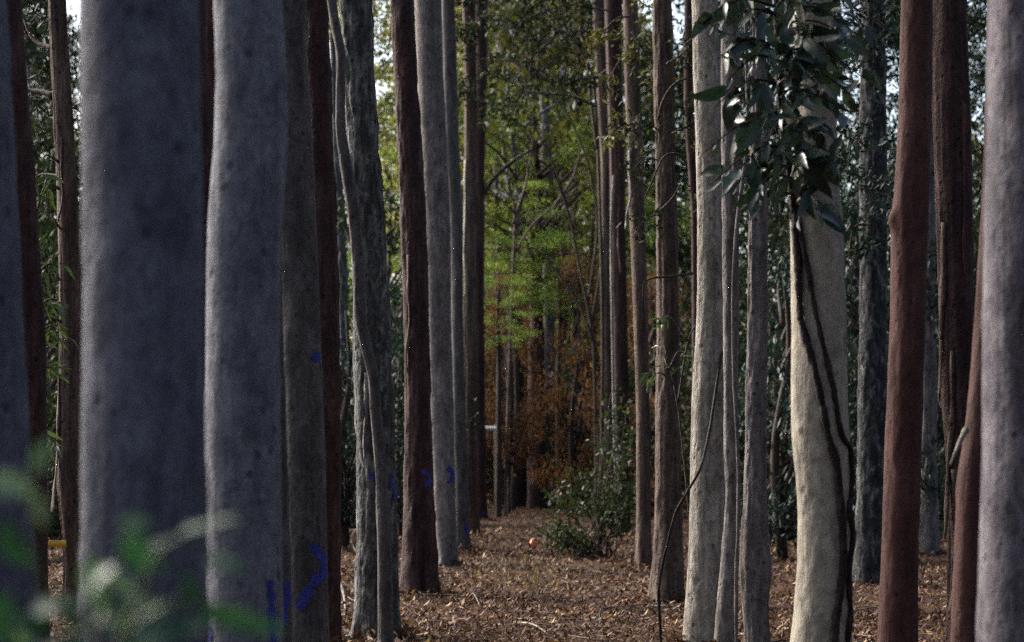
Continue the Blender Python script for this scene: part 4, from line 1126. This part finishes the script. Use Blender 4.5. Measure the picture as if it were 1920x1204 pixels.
# ------------------------------------------------------------------ small things
def stick(label, pts, r, mat='stick', name='fallen_stick', lift=.0):
    path = []
    for k, (x, y, h) in enumerate(pts):
        g = G(x, y); g[2] = float(ground_z(g[0], g[1])) + r * .6 + h + .01
        path.append(g)
    n = 18
    p = smooth_path(path, n)
    b = p[0].copy()
    o = link(name, tubes_mesh(name, [(p, np.linspace(r, r * .45, n), 8, .2)], b), M[mat], None, tuple(b))
    return tag(o, label, 'stick')
stick('pale fallen stick lying at the flared foot of the brown trunk', [(1288, 1134, 0), (1255, 1139, .01), (1196, 1136, 0)], .022)
stick('pale bent stick on the litter left of the rough-barked trunk', [(640, 1012, .06), (655, 1020, .08), (668, 1036, .02), (676, 1046, 0)], .03)
stick('short pale stick in the litter close to the left row, bottom', [(636, 1100, .05), (644, 1118, .05), (648, 1146, 0)], .02)
stick('pale twig resting on the litter at the foot of the rough-barked trunk', [(672, 1186, .02), (684, 1196, .02), (704, 1202, 0)], .02)
stick('thin dark twig lying across the path before the bush', [(1050, 1072, 0), (1100, 1070, .01), (1180, 1078, 0)], .012, 'twig')
stick('tan twig at the bottom of the path left of centre', [(965, 1172, 0), (1000, 1180, .02), (1030, 1190, 0)], .014)
stick('thin bent twig standing in the litter in the middle of the path', [(880, 1118, .0), (888, 1125, .07), (900, 1140, .0)], .008)
stick('grey broken bough leaning at the foot of the thin far right trunk', [(1750, 1040, .0), (1744, 1030, .12), (1738, 1022, .25)], .03)
stick('dark fallen bough lying far left behind the rough-barked trunk', [(642, 1005, .08), (660, 1002, .12), (700, 1000, .05)], .05, 'twig')
stick('thin dark twig across the litter near the bottom right of the path', [(1120, 1150, 0), (1150, 1144, .01), (1195, 1152, 0)], .01, 'twig')

# yellow tape low between the left trunks
p = smooth_path([P(44, 1015, 18.5), P(85, 1019, 18.6), P(124, 1020, 18.8)], 14)
b = p[0]
hw = .030
V, F = [], []
for k in range(14):
    tw = .25 * math.sin(k * .5)
    for dy, dz in ((-.006, -hw), (-.006, hw), (.006, hw), (.006, -hw)):
        V.append(p[k] - b + np.array((0, dy + tw * dz, dz)))
for k in range(13):
    for q in range(4):
        F.append((k * 4 + q, k * 4 + (q + 1) % 4, k * 4 + 4 + (q + 1) % 4, k * 4 + 4 + q))
tag(link('barrier_tape', fast_mesh('barrier_tape', V, F), M['yellow'], None, tuple(b)), 'yellow-orange strip stretched low between the left edge trunks and the slim brown trunk', 'tape')

# white rail far down the path
b = P(908, 803, 51); b0 = np.array((b[0], b[1], 0.0))
root = empty('rail_barrier', b0, 'white horizontal rail at the far end of the path', 'rail')
link('rail', tubes_mesh('rail', [(smooth_path([P(896, 803, 51), P(936, 804, 51)], 6), .05, 8)], b0), M['white'], root)
for x in (899, 931):
    q = P(x, 805, 51.1)
    link('post', tubes_mesh('post', [(np.array([(q[0], q[1], -.2), (q[0], q[1], 1.2), (q[0], q[1], q[2] + .1)]), .06, 8)], b0), M['twig'], root)

# orange scrap on the path
rng = np.random.default_rng(3)
g = G(999, 1026); g[2] = float(ground_z(g[0], g[1])) + .05
u = np.linspace(0, np.pi, 7); v = np.linspace(0, 2 * np.pi, 10, endpoint=False)
V = []
for a in u:
    for c in v:
        k = 1 + .45 * float(noise3(math.cos(c) * 2 + 3, math.sin(c) * 2, a * 2))
        V.append((.055 * k * math.sin(a) * math.cos(c), .045 * k * math.sin(a) * math.sin(c), .075 * k * math.cos(a) + .02))
F = []
for i in range(6):
    for j in range(10):
        F.append((i * 10 + j, i * 10 + (j + 1) % 10, (i + 1) * 10 + (j + 1) % 10, (i + 1) * 10 + j))
tag(link('litter_scrap', fast_mesh('litter_scrap', V, F, smooth=False), M['orange'], None, tuple(g)), 'small bright orange scrap lying in the middle of the path', 'scrap')

# thin dry grass on the path
rng = np.random.default_rng(9)
n = 320
c = np.array([G(x, y) for x, y in zip(rng.normal(985, 55, n), rng.normal(1083, 16, n))])
n2 = 250
c = np.vstack([c, np.array([G(x, y) for x, y in zip(rng.uniform(910, 1010, n2), rng.uniform(950, 1000, n2))])])
L = rng.uniform(.05, .15, len(c))
D = rng.normal(0, .35, (len(c), 3)); D[:, 2] = 1
C = c + unit(D) * L[:, None] * .5
C[:, 2] += ground_z(c[:, 0], c[:, 1])
o = link('dry_grass', leaf_cloud('dry_grass', C, D, L, .06, rng), M['grass'])
o['kind'] = 'stuff'
tag(o, 'sparse dry yellowish grass growing through the litter on the path', 'grass')

# litter heaped round the trunk feet, and twigs and bark strips strewn about
rng = np.random.default_rng(15)
C, D = [], []
for k in 'cilmnopqrstuvyACDjhkwxz':
    Tk = TREES[k]
    r0 = float(np.interp(0.05, Tk['z'], Tk['r']))
    n = 170 if Tk['d'] < 30 else 110
    a = rng.uniform(0, 2 * np.pi, n)
    q = np.abs(rng.normal(0, .16, n))
    x = Tk['base'][0] + np.cos(a) * (r0 * 1.05 + q); y = Tk['base'][1] + np.sin(a) * (r0 * 1.05 + q)
    z = ground_z(x, y) + .015 + np.clip(.14 - q, 0, 1) * rng.uniform(0, .9, n)
    C.append(np.stack([x, y, z], -1))
    d = rng.normal(size=(n, 3)) * (1, 1, .45); D.append(d)
C = np.vstack(C); D = np.vstack(D)
o = link('heaped_litter', leaf_cloud('heaped_litter', C, D, rng.uniform(.04, .13, len(C)), .3, rng, rng.beta(.9, 1.9, len(C))), M['litter'])
o['kind'] = 'stuff'
tag(o, 'fallen leaves and bark heaped round the feet of the trunks', 'leaf litter')
tubes = []
for q in range(520):
    y = 14 + 30 * rng.uniform() ** 1.6
    x = rng.uniform(-.25, .25) * y
    a = rng.uniform(0, 6.28); L = rng.uniform(.12, .75)
    p0 = np.array((x, y, 0)); p2 = p0 + np.array((math.cos(a), math.sin(a), 0)) * L
    p1 = (p0 + p2) / 2 + np.append(rng.normal(0, L * .09, 2), 0)
    pts = [p0, p1, p2]
    for p in pts:
        p[2] = float(ground_z(p[0], p[1])) + .02 + abs(rng.normal(0, .015))
    r = rng.uniform(.003, .009)
    tubes.append((smooth_path(pts, 6), np.linspace(r, r * .6, 6), 5))
for nm, sl, mt in (('twig_litter', slice(0, 300), 'twig'), ('bark_strip_litter', slice(300, 520), 'stick')):
    o = link(nm, tubes_mesh(nm, tubes[sl]), M[mt])
    o['kind'] = 'stuff'
    tag(o, 'dark fine twigs strewn over the forest floor' if mt == 'twig' else 'pale fine bark strips strewn over the forest floor', 'twigs')
